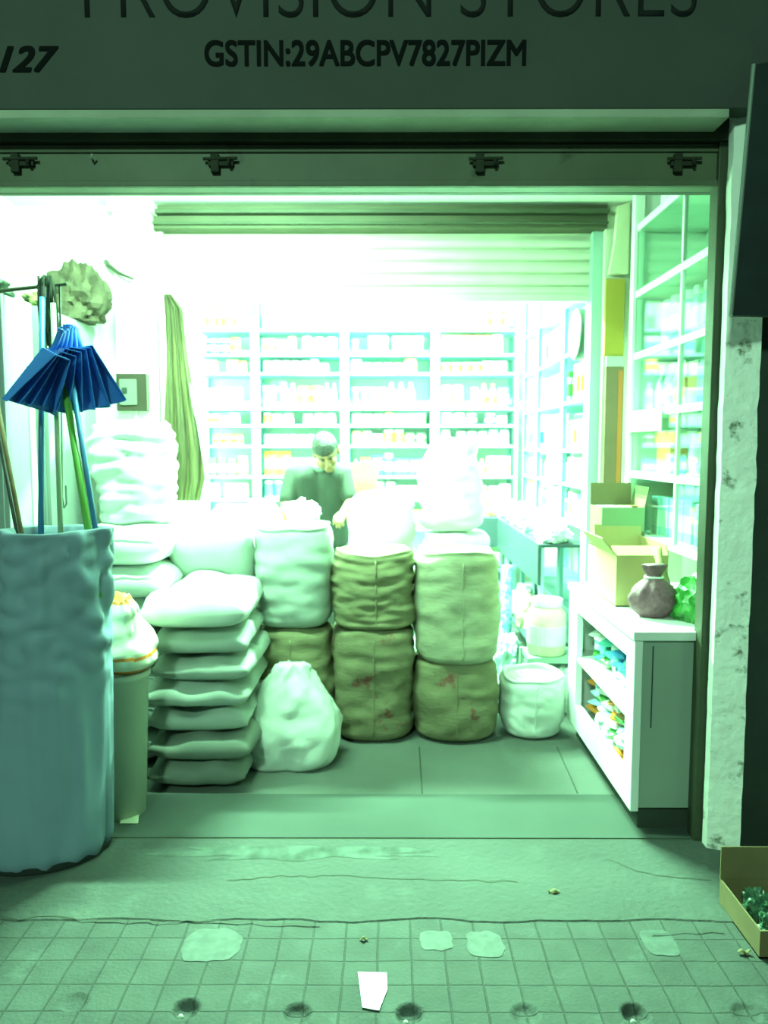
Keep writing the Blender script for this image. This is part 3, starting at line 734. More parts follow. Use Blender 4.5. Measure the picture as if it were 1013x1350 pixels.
heap_bag('small_sack', 'small white slumped bag on the floor before the jute sacks', (-.462, 3.53, 0), 5, WOV)
# open short white sack at right
stand_sack('short_sack', 'short open white sack with rolled rim beside the right jute stack', .762, 3.90, 0, .145, .145, .305, WOV, 12, openm=mm('pale_pulses', (.72, .72, .6), .8, var=.4, vscale=60, bump=.6, bscale=90), rimh=.05, taper=-.10, fold=.012, sq=2.2)
# ------------------------------------------------------------------ stack of lying white sacks (left)
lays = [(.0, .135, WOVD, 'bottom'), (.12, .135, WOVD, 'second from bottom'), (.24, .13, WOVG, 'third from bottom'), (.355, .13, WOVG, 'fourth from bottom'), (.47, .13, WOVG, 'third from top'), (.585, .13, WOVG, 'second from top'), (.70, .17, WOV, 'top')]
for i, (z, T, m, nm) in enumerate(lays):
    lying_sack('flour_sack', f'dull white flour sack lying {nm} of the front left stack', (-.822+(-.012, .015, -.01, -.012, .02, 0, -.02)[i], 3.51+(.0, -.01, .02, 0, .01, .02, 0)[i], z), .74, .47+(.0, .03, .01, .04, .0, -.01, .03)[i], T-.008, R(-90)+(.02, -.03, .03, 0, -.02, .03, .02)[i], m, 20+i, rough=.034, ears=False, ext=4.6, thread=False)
# loose white sack mouths hanging at the right corner of the stack
for i, (px, py, Yd) in enumerate(((338, 1035, 3.52), (338, 915, 3.7), (336, 840, 3.75))):
    bm = bmesh.new(); c = wp(px, py, Yd); n_ = 8; g = {}
    for a in range(n_+1):
        for b in range(n_+1):
            u, v = a/n_, b/n_
            g[a, b] = bm.verts.new(c+Vector(((u-.5)*.09*(1-.5*v), .06*(v-.5)+.02*math.sin(7*u+i), -.14*(v-.5)+.015*nz((u, v, i), 4, i))))
    for a in range(n_):
        for b in range(n_): bm.faces.new((g[a, b], g[a+1, b], g[a+1, b+1], g[a, b+1]))
    rr = bmesh.ops.solidify(bm, geom=bm.faces[:], thickness=.006)
    o = mk('sack_flap', bm, WOV, None, True); tag(o, f'loose white woven flap hanging {("low", "midway", "high")[i]} at the right corner of the flour sacks', 'flap')
# column behind: pillows up to 1.13
for i in range(7):
    z = i*.155
    nm = ['bottom', 'second', 'third', 'fourth', 'fifth', 'sixth', 'topmost'][i]
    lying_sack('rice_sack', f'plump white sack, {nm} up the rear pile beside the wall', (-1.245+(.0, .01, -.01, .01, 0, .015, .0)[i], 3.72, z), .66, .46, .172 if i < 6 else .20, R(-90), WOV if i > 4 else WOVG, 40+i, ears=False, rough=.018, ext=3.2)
stand_sack('rice_sack', 'big upright white sack crowning the rear pile below the switchboard', -1.245, 3.76, 1.12, .175, .18, .49, WOV, 31, neck=(.86, .82), fold=.024, foldz=20, seam=False, sq=3)
# slumped sack on the front stack and more behind
lying_sack('rice_sack', 'white sack slumped upright across the front stack, bulging forward', (-.88, 3.72, .86), .42, .46, .24, R(-90), WOVG, 51, tilt=(0, R(-60)), ears=False, rough=.035, ext=5)
stand_sack('rice_sack', 'white sack standing behind the slumped sack, left of the man', -.80, 4.30, 0, .19, .16, 1.17, WOV, 52, neck=(.93, .8), fold=.02, seam=False, sq=3)
# white sacks right of the man (brightly lit pile behind the jute sacks)
stand_sack('rice_sack', 'white sack standing directly behind the middle jute stack', -.02, 4.40, 0, .168, .155, 1.24, WOV, 61, neck=(.93, .8), fold=.02, seam=False, sq=3)
stand_sack('rice_sack', 'lower white sack behind the right jute stack', .39, 4.40, 0, .18, .165, 1.01, WOV, 62, neck=(.95, .85), fold=.02, seam=False, sq=3)
stand_sack('rice_sack', 'upper white sack on the pile behind the right jute stack', .365, 4.40, 1.02, .17, .16, .53, WOV, 63, neck=(.70, .50), fold=.025, seam=False, sq=2.8)
# ------------------------------------------------------------------ left foreground
def blue_wrap():
    t = thing('wrapped_bundle', 'tall pale blue plastic-wrapped barrel bundle at the left foreground', 'bundle', (-1.30, 2.72, 0))
    bm = bmesh.new(); n = 110; N = 90; rings = []; h = 1.20
    for i in range(N+1):
        u = i/N; z = h*u
        r = .265-.065*u; cxo = .105*u
        if u < .05: r *= 1-(1-u/.05)**2*.10
        ring = []
        for k in range(n):
            a = 2*math.pi*k/n; c_, s = math.cos(a), math.sin(a)
            wr = 0
            up = max(0, min(1, (u-.45)/.25))
            wr += (abs(nz((c_*1.3, s*1.3, z*8), 1.5, 7))-.2)*.036*up*(1 if s < .2 else .5)
            wr += nz((c_*1.6, s*1.6, z*1.1+ a*.8), 2.2, 3)*.018
            dg = math.sin(6*(z*1.6+a*.9))*.004*up
            vert = nz((c_*2.2, s*2.2, z*.6), 1.5, 11)*.010*(1-up)*min(1, z/.12)
            rr = r+wr+dg+vert-.004
            ring.append(bm.verts.new((cxo+rr*c_, rr*.80*s, z+nz((c_, s, 0), 1.5, 2)*.012*u)))
        rings.append(ring)
    for ins, dz in ((.012, .004), (.05, 0), (.07, -.05), (.075, -.25)):
        rings.append([bm.verts.new(((v.co.x-.105)*(1-ins/.25)+.105, v.co.y*(1-ins/.25), v.co.z+dz)) for v in rings[N]])
    for A, B in zip(rings, rings[1:]):
        for k in range(n): bm.faces.new((A[k], A[(k+1) % n], B[(k+1) % n], B[k]))
    bm.faces.new(rings[0][::-1]); bm.faces.new(rings[-1])
    mk('plastic_wrap', bm, WOVB, t, True)
    b = bmesh.new(); lathe(b, [(.245, 0), (.255, .01), (.255, .03)], 48)
    for v in b.verts: v.co.y *= .8
    mk('base_ring', b, BLACK, t)
blue_wrap()
t = thing('plastic_bin', 'pale grey-green plastic bin between the blue bundle and the flour sacks', 'bin', (-1.085, 3.0, 0))
bm = bmesh.new(); lathe(bm, [(.088, 0), (.092, .004), (.116, .57), (.124, .575), (.124, .60), (.114, .60), (.11, .57), (.088, .02)], 40)
mk('bin_body', bm, mat('grey_green_plastic', (.52, .56, .46), .45, var=.08), t, True)
# printed bag on the bin
t = stand_sack('snack_sack', 'white printed bag with orange and brown stripes on the grey-green bin', -1.07, 3.0, .603, .118, .11, .30, mat('white_printed_film', (.62, .64, .50), .35, var=.05), 71, neck=(.30, .42), fold=.016, seam=False, sq=2.6)
o = t.children[0]
o.data.materials.append(mm('orange_print', (.62, .20, .03), .4)); o.data.materials.append(mm('brown_print', (.20, .07, .015), .4))
for p in o.data.polygons:
    c = p.center
    if c.z < .022 or .062 < c.z < .075: p.material_index = 1
    if c.z > .27: p.material_index = 1
    if c.x < -.045 and c.y < .03 and .075 < c.z < .26: p.material_index = 2
# poles
def pole(label, a, b, r, m, name='broom_handle', cap=None):
    t = thing(name, label, 'handle', tuple(b)); v = Vector(a)-Vector(b)
    bm = bmesh.new(); tube(bm, [(0, 0, 0), v], r, 12); mk('stick', bm, m, t, True)
    if cap:
        bm = bmesh.new(); tube(bm, [v*.965, v*1.0], r*1.25, 12); mk('end_cap', bm, BLACK if m is not POLEG else POLEG, t)
        bm = bmesh.new(); tube(bm, [v*cap, v*(cap+.02)], r*1.35, 12); mk('collar', bm, BLACK if m is not POLEG else mm('lime_collar', (.35, .6, .2), .4), t)
    return t
zin = .96
def pin(px, py, Y, px2, py2, Y2, *a, **k): 
    p = wp(px, py, Y); q = wp(px2, py2, Y2); d = q-p; e = p+d*((p.z-zin)/(p.z-q.z)); return (p, e)
for (lab, P1, P2, r, m, cap) in (
    ('straight blue handle standing upright at the left of the bundle', (56, 378, 2.92), (54, 700, 2.78), .011, POLEB, .02),
    ('pale green handle standing just right of the upright blue handle', (70, 400, 2.92), (80, 700, 2.80), .010, POLEC, None),
    ('bright green handle leaning left out of the blue bundle', (84, 500, 2.84), (117, 702, 2.72), .013, POLEG, .14),
    ('blue handle leaning beside the bright green handle', (90, 470, 2.84), (127, 704, 2.74), .010, POLEB, None),
    ('brown wooden stick at the far left of the blue bundle', (-6, 520, 2.80), (28, 700, 2.70), .008, WOODB, None),
    ('thin dark stick at the left edge behind the brown stick', (-4, 560, 2.84), (22, 700, 2.74), .007, BLACK, None)):
    a, e = pin(*P1, *P2); pole(lab, a, e, r, m, cap=cap)
# hooked wire
bm = bmesh.new(); tube(bm, [wp(78, 375, 3.0), wp(80, 430, 3.0)], .003, 6)
tag(mk('hanging_wire', bm, BLACK), 'thin dark wire holding the bundle of blue dustpans', 'wire')
bm = bmesh.new(); tube(bm, [wp(79, 374, 3.01), wp(80, 480, 3.04), wp(82, 600, 3.05), wp(82, 655, 3.05), wp(85, 670, 3.05), wp(88, 664, 3.05), wp(87, 640, 3.05)], .004, 6)
tag(mk('wire_hook', bm, mm('grey_wire', (.2, .25, .2), .4, metal=.5)), 'long thin wire hook hanging behind the green handle', 'hook')
t = thing('hanging_rail', 'short dark rail sticking out of the cupboard top, holding the dustpan wire', 'rail', (-1.50, 3.03, 2.09))
b = bmesh.new(); e = wp(82, 374, 3.0); tube(b, [(-.06, .03, .018), (e.x+1.50+.02, e.y-3.03, e.z-2.09)], .008, 8); mk('rod', b, STEELD, t); box('mounting_plate', -.09, -.03, 0, .06, .01, .03, STEELD, t)
# dark mop strands at pole tops
bm = bmesh.new()
for k in range(26):
    x = rng.uniform(50, 70); tube(bm, [wp(x, 368+rng.uniform(-6, 6), 3.0+rng.uniform(-.02, .02)), wp(x+rng.uniform(-2, 5), 405, 3.0), wp(x+rng.uniform(-2, 10), 430+rng.uniform(0, 45), 3.0+rng.uniform(-.02, .02))], .005, 5)
tag(mk('rope_bunch', bm, mat('dark_green_fibre', (.05, .07, .05), .9)), 'dark fibre bunch hanging at the tops of the handles', 'rope')
# dustpans
def dustpan_meshes():
    bm = bmesh.new()
    L0, L1 = .085, .30; w0, w1 = .034, .105; hs = .085
    def P(s, u, z): w_ = w0+(w1-w0)*u; return (s*w_, z, -(L0+(L1-L0)*u))
    for (pts, d) in (([P(-1, 0, 0), P(1, 0, 0), P(1, 1, 0), P(-1, 1, 0)], (0, .003, 0)),):
        prism(bm, pts, d)
    for s in (-1, 1):
        a = [P(s, 0, 0), P(s, 1, 0), (P(s, 1, 0)[0], -.03, P(s, 1, 0)[2]), (P(s, 0, 0)[0], -hs, P(s, 0, 0)[2])]
        prism(bm, a, (s*.003, 0, 0))
    prism(bm, [(-w0, 0, -L0), (w0, 0, -L0), (w0, -hs, -L0), (-w0, -hs, -L0)], (0, 0, .003))
    pan = bm
    hb = bmesh.new(); tube(hb, [(0, -.012, -L0+.002), (0, -.016, -.05), (0, -.014, -.006)], .011, 10, r2=.013)
    lathe(hb, [(.006, -.004), (.016, -.004), (.016, .004), (.006, .004)], 14, c=(0, -.014, 0))
    return pan, hb
pan, hb = dustpan_meshes()
t0 = thing('dustpan', 'x', 'dustpan'); p0 = mk('pan', pan, BLUEP, t0); h0 = mk('handle', hb, BLUEP, t0)
DP = ((-25, 60, 78, 434, 'leftmost blue dustpan, tilted far left in the hanging bunch'), (-17, 56, 82, 432, 'second blue dustpan from the left in the hanging bunch'), (-10, 52, 86, 430, 'third blue dustpan from the left in the hanging bunch'),
      (-3, 48, 90, 430, 'fourth blue dustpan from the left in the hanging bunch'), (6, 42, 94, 433, 'fifth blue dustpan, second from the right of the hanging bunch'), (17, 28, 98, 436, 'rightmost blue dustpan, tilted right in the hanging bunch'))
for i, (roll, yaw, px, py, lab) in enumerate(DP):
    if i == 0: o = t0
    else:
        o = t0.copy(); COL.objects.link(o)
        for ch in (p0, h0):
            c = ch.copy(); COL.objects.link(c); c.parent = o
    o['label'] = lab; o['group'] = 'blue dustpans hung in a bunch'
    o.location = wp(px, py, 2.74+.035*i)
    o.rotation_euler = (Matrix.Rotation(R(-roll), 3, 'Y') @ Matrix.Rotation(R(yaw), 3, 'Z')).to_euler()
    o.scale = (.92, .92, 1.0)
# cupboards on the left wall
for (y0, y1, zt, lab, hand) in ((3.02, 3.27, 2.10, 'pale grey cupboard nearest the street on the left wall', True), (3.40, 4.02, 2.115, 'white cupboard behind the hanging dustpans on the left wall', False)):
    t = thing('cupboard', lab, 'cupboard', (-1.72, (y0+y1)/2, 0)); hy = (y1-y0)/2
    box('carcass', -.20, .19, -hy, hy, .05, zt, mm('pale_cupboard_paint', (.26, .32, .29), .5, var=.05), t)
    box('side_door', .19, .21, -hy+.004, hy-.055, .08, zt-.004, mm('cupboard_door_paint', (.30, .35, .33), .45, var=.04), t)
    box('door_stile', .19, .215, hy-.05, hy-.002, .05, zt, WLAM, t)
    box('plinth', -.19, .18, -hy+.01, hy-.01, 0, .05, BLACK, t)
# things on top of the cupboards
zc = 2.10
crumple('plastic_bag', 'dark green leafy plastic bag on the near cupboard top', (-1.62, 3.10, zc), .07, mm('dark_green_film', (.03, .07, .035), .4, var=.5, vscale=30), 9, (1.2, 1.6, .7), .5)
crumple('plastic_bag', 'yellow-green crumpled packet at the front edge of the far cupboard top', (-1.58, 3.50, zc+.015), .055, mm('lime_film', (.17, .19, .07), .4, var=.4, vscale=30), 12, (1.1, 1.4, .8), .4)
crumple('paper_bundle', 'tall crumpled brown paper bundle on the far cupboard top', (-1.53, 3.84, zc+.015), .14, mm('crumpled_brown_paper', (.085, .075, .045), .8, var=.5, vscale=14), 15, (.95, .8, 1.25), .5, 'bundle')
t = thing('small_carton', 'small white carton sitting on the far cupboard top before the paper bundle', 'box', (-1.70, 3.58, zc+.015)); box('carton_body', -.09, .09, -.06, .06, 0, .16, WPL, t)
box('flap', -.09, .09, -.06, .06, .16, .165, CARD, t)
bm = bmesh.new(); tube(bm, [wp(140, 345, 4.11), wp(143, 350, 4.06), wp(157, 360, 4.0), wp(176, 368, 3.98)], .014, 10, r2=.006)
tag(mk('bracket_arm', bm, STEELD), 'short dark arm sticking out from behind the brown paper bundle', 'bracket')
# switchboard
p0_ = wp(164, 543, 4.1); p1_ = wp(202, 495, 4.1)
t = thing('switchboard', 'brown framed switchboard with white plate on the left pilaster', 'switchboard', (p0_.x, 4.015, p0_.z))
W_, H_ = p1_.x-p0_.x, p1_.z-p0_.z
box('frame', 0, W_, -.03, .012, 0, H_, mm('olive_brown_wood', (.035, .028, .016), .6, var=.2), t)
pl = box('switch_plate', .02, W_-.05, -.04, -.028, .03, H_-.03, mm('grey_plate', (.14, .17, .13), .4), t)
box('switch', .035, .06, -.046, -.038, .09, .12, BLACK, pl, .001)
# hanging cloth strip by the left jamb
bm = bmesh.new(); nu, nv = 40, 60; g = {}
for i in range(nu+1):
    for j in range(nv+1):
        u, v = i/nu, j/nv; py = 388+272*v
        l = 216+3*math.sin(v*5); r_ = 226+14*min(1, v*14)+30*min(1, v*1.35)**1.5
        if v > .9: r_ -= 6*(v-.9)*10
        p = wp(l+(r_-l)*u, py, 3.98+.018*math.sin(u*19+3*v)+.01*math.sin(u*43))
        g[i, j] = bm.verts.new(p)
for i in range(nu):
    for j in range(nv): bm.faces.new((g[i, j], g[i+1, j], g[i+1, j+1], g[i, j+1]))
bmesh.ops.solidify(bm, geom=bm.faces[:], thickness=.006)
o = mk('hanging_cloth', bm, mat('olive_sackcloth', (.25, .24, .135), .9, var=.3, vscale=7, stretch=(6, 6, .6)), None, True)
tag(o, 'long olive cloth strip hanging beside the left jamb of the inner opening', 'cloth')
bm = bmesh.new(); pts = [wp(236, 500, 4.02), wp(252, 545, 4.02), wp(262, 590, 4.03), wp(264, 625, 4.03), wp(258, 640, 4.03), wp(248, 600, 4.0), wp(238, 560, 4.0)]
prism(bm, pts, (0, .02, 0)); tag(mk('dark_bag', bm, mat('dark_grey_cloth', (.02, .03, .024), .8, var=.3)), 'narrow dark bag hanging behind the olive cloth strip', 'bag')
bm = bmesh.new(); tube(bm, [wp(247, 500, 3.99), wp(262, 560, 3.98), wp(270, 610, 3.98), (wp(275, 648, 3.98))], .010, 8)
tag(mk('white_rope', bm, WPL, None, True), 'pale rope hanging in front of the dark narrow bag', 'rope')
# ------------------------------------------------------------------ clock, table fascia, floor goods on right
t = thing('wall_clock', 'round dark rimmed clock seen edge-on near the right rack', 'clock', (1.185, 4.50, wp(768, 441, 4.5).z))
bm = bmesh.new(); lathe(bm, [(.135, 0), (.15, .008), (.15, .085), (.14, .095), (.132, .088)], 48)
o = mk('rim', bm, mm('clock_rim', (.03, .05, .035), .3), t, True); o.rotation_euler = (0, R(-90), 0)
bm = bmesh.new(); lathe(bm, [(.0, .088), (.132, .088), (.132, .091), (0, .091)], 48); o = mk('dial', bm, WPL, t); o.rotation_euler = (0, R(-90), 0)
for a, l in ((35, .07), (-110, .10)):
    bm = bmesh.new(); tube(bm, [(-.093, 0, 0), (-.093, l*math.sin(R(a)), l*math.cos(R(a)))], .003, 6); mk('hand', bm, BLACK, t)
box('wall_bracket', .0, .10, -.02, .02, -.02, .02, STEELD, t)
for ch in t.children: ch.location.x -= .0
t = thing('display_table', 'teal steel display table running beside the right wall racks', 'table', (0, 0, 0))
TX = .89
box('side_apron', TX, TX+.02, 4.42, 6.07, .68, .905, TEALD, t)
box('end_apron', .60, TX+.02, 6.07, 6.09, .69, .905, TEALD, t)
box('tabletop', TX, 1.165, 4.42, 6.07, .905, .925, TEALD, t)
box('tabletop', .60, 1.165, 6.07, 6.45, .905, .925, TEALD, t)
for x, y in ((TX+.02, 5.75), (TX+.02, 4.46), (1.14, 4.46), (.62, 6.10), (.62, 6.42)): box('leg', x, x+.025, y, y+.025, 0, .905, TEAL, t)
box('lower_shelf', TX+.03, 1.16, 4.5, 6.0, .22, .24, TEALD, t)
k = 0
FILM = [mm('clear_white_film', (.70, .78, .74), .3, var=.3, vscale=22, spec=.6), mm('cream_film', (.62, .58, .36), .4, var=.4, vscale=22), mm('pale_teal_film', (.45, .66, .62), .3, var=.4, vscale=22)]
pos = ['at the near end of', 'a little beyond the near end of', 'near the middle of', 'at the middle of', 'just past the middle of', 'toward the far end of', 'at the far corner of']
for i, y in enumerate((4.55, 4.80, 5.05, 5.30, 5.55, 5.80, 6.2)):
    crumple('goods_bag', f'{("clear white", "cream", "pale teal")[i % 3]} plastic bag of goods {pos[i]} the teal table', (1.02 if i % 2 else 1.0, y, .925), .115, FILM[i % 3], 80+i, (.8, 1.0, .75), .45)
crumple('goods_bag', 'orange and cream bag of snacks on the teal table corner by the back rack', (.80, 6.27, .925), .12, mm('orange_cream_film', (.70, .48, .22), .4, col2=(.5, .2, .05), vscale=10), 99, (1, .7, .8), .4)
for i, (x, y, c) in enumerate(((.98, 4.62, 'white'), (1.02, 4.92, 'pale teal'), (1.0, 5.25, 'cream'), (1.02, 5.6, 'white'))):
    crumple('goods_bag', f'{c} bag stored on the lower shelf of the teal table, {("nearest", "second", "third", "farthest")[i]}', (x, y, .24), .125, FILM[(0, 2, 1, 0)[i]], 120+i, (.7, .9, 1.1), .4)
for i, (x, y, m, c) in enumerate(((.78, 5.35, FILM[0], 'clear white'), (.80, 5.0, FILM[2], 'pale teal'), (.86, 4.32, FILM[1], 'cream'), (1.02, 4.26, FILM[0], 'clear white'))):
    crumple('goods_bag', f'{c} bag of goods on the floor {("far under the apron", "midway along the aisle", "behind the short sack", "behind the counter end")[i]}', (x, y, 0), .13, m, 140+i, (.75, .8, 1.1), .4)
stand_sack('goods_sack', 'cream sack with orange marks standing behind the low counter', 1.03, 4.27+.3, 0, .001, .001, .01, WOV, 1) if False else None
t = thing('goods_jar', 'large white lidded jar standing behind the far end of the counter', 'jar', (.93, 4.34, .265))
t.location.z = .30
# crate stacked under it
c_ = thing('crate', 'pale plastic crate on the floor behind the counter end', 'crate', (.95, 4.34, 0)); bm = bmesh.new()
for z in (0, .09, .18, .27): bx(bm, -.14, .14, -.12, .12, z, z+.03)
for sx in (-1, 1):
    for sy in (-1, 1): bx(bm, sx*.14-.012, sx*.14+.012, sy*.12-.012, sy*.12+.012, 0, .30)
mk('crate_body', bm, mm('pale_crate_plastic', (.30, .42, .36), .5), c_)
bm = bmesh.new(); lathe(bm, [(.10, 0), (.11, .01), (.11, .24), (.09, .27), (.08, .28)], 28); mk('jar_body', bm, PM['cream'], t, True)
bm = bmesh.new(); lathe(bm, [(.086, .28), (.09, .285), (.09, .32), (.08, .325)], 28); mk('lid', bm, PM['white'], t)
bm = bmesh.new(); lathe(bm, [(.1105, .06), (.112, .062), (.112, .17), (.1105, .172)], 28); mk('label_band', bm, PM['white'], t)
# blue can stack under apron
t = thing('blue_roll', 'tall blue patterned roll standing under the teal apron', 'roll', (.845, 5.62-.35, 0)); bm = bmesh.new(); lathe(bm, [(.036, 0), (.04, .005), (.04, .66), (.036, .665)], 24); mk('roll_body', bm, mat('blue_patterned_film', (.05, .25, .5), .4, col2=(.4, .6, .7), vscale=40), t, True)
# ------------------------------------------------------------------ pavement details
p = gp(490, 1307); bm = bmesh.new()
q = [gp(472, 1283), gp(510, 1284), gp(511, 1306), gp(500, 1334), gp(478, 1330)]
prism(bm, [v+Vector((0, 0, .003)) for v in q], (0, 0, .0015))
o = tag(mk('paper_scrap', bm, mat('white_paper', (.72, .78, .76), .7)), 'white torn paper sheet lying on the paving near the bottom centre', 'paper')
p = gp(170, 1080); bm = bmesh.new()
for v in range(1): prism(bm, [gp(158, 1088)+Vector((0, 0, .006)), gp(165, 1068)+Vector((0, 0, .02)), gp(185, 1070)+Vector((0, 0, .012)), gp(182, 1088)+Vector((0, 0, .006))], (0, 0, .002))
tag(mk('paper_scrap', bm, mm('cream_paper', (.45, .48, .34), .7)), 'crumpled cream paper scrap by the base of the grey-green bin', 'paper')
LEAF = mat('dry_leaf', (.22, .19, .09), .8, var=.3, vscale=40)
def leaf(label, px, py, s, seed, cat='leaf'):
    c = gp(px, py); bm = bmesh.new(); g = {}; n_ = 8
    for i in range(n_+1):
        for j in range(5):
            u = -1+2*i/n_; v = -1+j/2; w_ = (1-u*u)**.6
            g[i, j] = bm.verts.new(c+Vector((u*s, v*w_*s*.5, .006+.35*s*(1-v*v)*w_+s*.3*u*u*(seed % 2)+.004*math.sin(seed+5*u))))
    for i in range(n_):
        for j in range(4): bm.faces.new((g[i, j], g[i+1, j], g[i+1, j+1], g[i, j+1]))
    bmesh.ops.solidify(bm, geom=bm.faces[:], thickness=.0015); bmesh.ops.remove_doubles(bm, verts=bm.verts[:], dist=.0002)
    tag(mk('dry_leaf', bm, LEAF), label, cat)
leaf('yellow dry leaf lying on the concrete before the counter', 730, 1178, .022, 1)
leaf('small pale leaf on the paving above the white paper', 480, 1240, .014, 2)
leaf('curled dry leaf by the corner of the cardboard tray', 981, 1258, .02, 3)
for i, (hx, hy, dep) in enumerate(HOLES):
    if dep == 1:
        bm = bmesh.new(); bmesh.ops.create_icosphere(bm, subdivisions=2, radius=.008)
        for v in bm.verts: v.co = v.co*(1+.4*nz(v.co, 90, i))
        o = mk('pebble', bm, mm('pale_pebble', (.4, .45, .38), .6), None, True, (hx-.01, hy-.014, -.014))
        tag(o, f'pebble in the {("", "leftmost dark", "", "central", "", "right-hand")[i]} round hole of the paving', 'pebble')
# cardboard tray bottom right
t = carton('shallow brown cardboard tray of packets at the bottom right on the pavement', 1.095, 1.50, 2.11, 2.38, .0, .085, mm('weathered_cardboard', (.19, .145, .07), .85, var=.2), [('b', 0, .11)])
SIL = mat('silver_film', (.75, .8, .78), .25, metal=.3, var=.4, vscale=25)
for i, (x, y) in enumerate(((1.18, 2.18), (1.28, 2.17), (1.38, 2.18), (1.19, 2.30), (1.30, 2.29), (1.41, 2.30))):
    o = crumple('snack_packet', f'shiny crumpled packet in the cardboard tray, {("front left", "front middle", "front right", "rear left", "rear middle", "rear right")[i]}', (x, y, .012), .055, SIL if i % 3 else mm('dark_green_packet', (.05, .12, .07), .3), 160+i, (.85, .8, .9), .5, 'packet')
# ------------------------------------------------------------------ the shopkeeper
def capsule(bm, a, ra, b, rb, n=20, sc=(1, 1, 1)):
    a = Vector(a); b = Vector(b); d = (b-a); L = d.length
    d = d.normalized() if L > 1e-6 else Vector((0, 0, 1))
    up = Vector((0, 1, 0)) if abs(d.y) < .9 else Vector((1, 0, 0)); x = d.cross(up).normalized(); y = d.cross(x)
    rings = []
    for i in range(6): t_ = math.pi/2*(1-i/6); rings.append((a-d*ra*math.sin(t_), ra*math.cos(t_)))
    rings.append((a, ra)); rings.append((b, rb))
    for i in range(1, 7): t_ = math.pi/2*i/6; rings.append((b+d*rb*math.sin(t_), rb*math.cos(t_)))
    R_ = [[bm.verts.new(c+(x*math.cos(2*math.pi*k/n)+y*math.sin(2*math.pi*k/n))*max(r, 1e-4)) for k in range(n)] for c, r in rings]
    for A, B in zip(R_, R_[1:]):
        for k in range(n): bm.faces.new((A[k], A[(k+1) % n], B[(k+1) % n], B[k]))
    bm.faces.new(R_[0][::-1]); bm.faces.new(R_[-1])
def ellip(bm, c, r, rot=None):
    res = bmesh.ops.create_uvsphere(bm, u_segments=28, v_segments=18, radius=1)
    for v in res['verts']:
        p_ = Vector((v.co.x*r[0], v.co.y*r[1], v.co.z*r[2]))
        if rot: p_ = rot @ p_
        v.co = p_+Vector(c)
def remesh(name, bm, vox, m, parent, smooth=6):
    me = bpy.data.meshes.new(name+'_src'); bmesh.ops.recalc_face_normals(bm, faces=bm.faces[:]); bm.to_mesh(me); bm.free()
    o = bpy.data.objects.new(name+'_src', me); COL.objects.link(o)
    md = o.modifiers.new('r', 'REMESH'); md.mode = 'VOXEL'; md.voxel_size = vox
    ms = o.modifiers.new('s', 'SMOOTH'); ms.factor = .5; ms.iterations = smooth
    dg = bpy.context.evaluated_depsgraph_get(); dg.update(); m2 = bpy.data.meshes.new_from_object(o.evaluated_get(dg)); m2.name = name
    bpy.data.objects.remove(o); m2.materials.clear(); m2.materials.append(m)
    for p_ in m2.polygons: p_.use_smooth = True
    r = bpy.data.objects.new(name, m2); COL.objects.link(r); r.parent = parent; return r
SKIN = mat('warm_skin', (.20, .115, .060), .55, var=.08)
SHIRT = mat('dark_green_cotton', (.032, .042, .034), .9, var=.2, vscale=10)
man = thing('person', 'man with short dark hair in a dark green shirt bending over white sacks', 'person', (-.435, 4.98, 0), 0)
HC = Vector((.055, -.20, 1.455)); HR = Matrix.Rotation(R(-12), 3, 'Y') @ Matrix.Rotation(R(38), 3, 'X') 
def H(x, y, z): return HC+HR @ Vector((x, y, z))
bm = bmesh.new()
# head (face looks along -Y)
ellip(bm, H(0, .012, .03), (.074, .092, .088), HR); ellip(bm, H(0, -.018, -.02), (.060, .070, .080), HR); ellip(bm, H(0, -.042, -.085), (.036, .036, .028), HR)
capsule(bm, H(0, -.086, .012), .009, H(0, -.101, -.026), .012); ellip(bm, H(-.012, -.098, -.03), (.009, .009, .008)); ellip(bm, H(.012, -.098, -.03), (.009, .009, .008))
capsule(bm, H(-.034, -.080, .030), .010, H(.034, -.080, .030), .010)
for s in (-1, 1):
    ellip(bm, H(s*.077, .012, -.006), (.010, .020, .032), HR); ellip(bm, H(s*.038, -.070, -.022), (.020, .018, .018), HR)
capsule(bm, H(-.018, -.086, -.062), .008, H(.018, -.086, -.062), .008); capsule(bm, H(-.014, -.084, -.073), .009, H(.014, -.084, -.073), .009)
capsule(bm, H(0, .03, -.06), .054, (.01, -.06, 1.34), .060)
# torso
for s in (-1, 1):
    capsule(bm, (s*.07, -.045, 1.28), .105, (s*.06, .0, 1.02), .095); capsule(bm, (s*.06, 0, 1.02), .10, (s*.075, .02, .90), .105)
    capsule(bm, (0, -.05, 1.36), .06, (s*.155, -.05, 1.325), .055)
    # legs
    capsule(bm, (s*.085, .02, .88), .088, (s*.10, .0, .48), .058); capsule(bm, (s*.10, 0, .48), .055, (s*.10, .04, .10), .038); capsule(bm, (s*.10, .05, .045), .036, (s*.11, -.12, .03), .028)
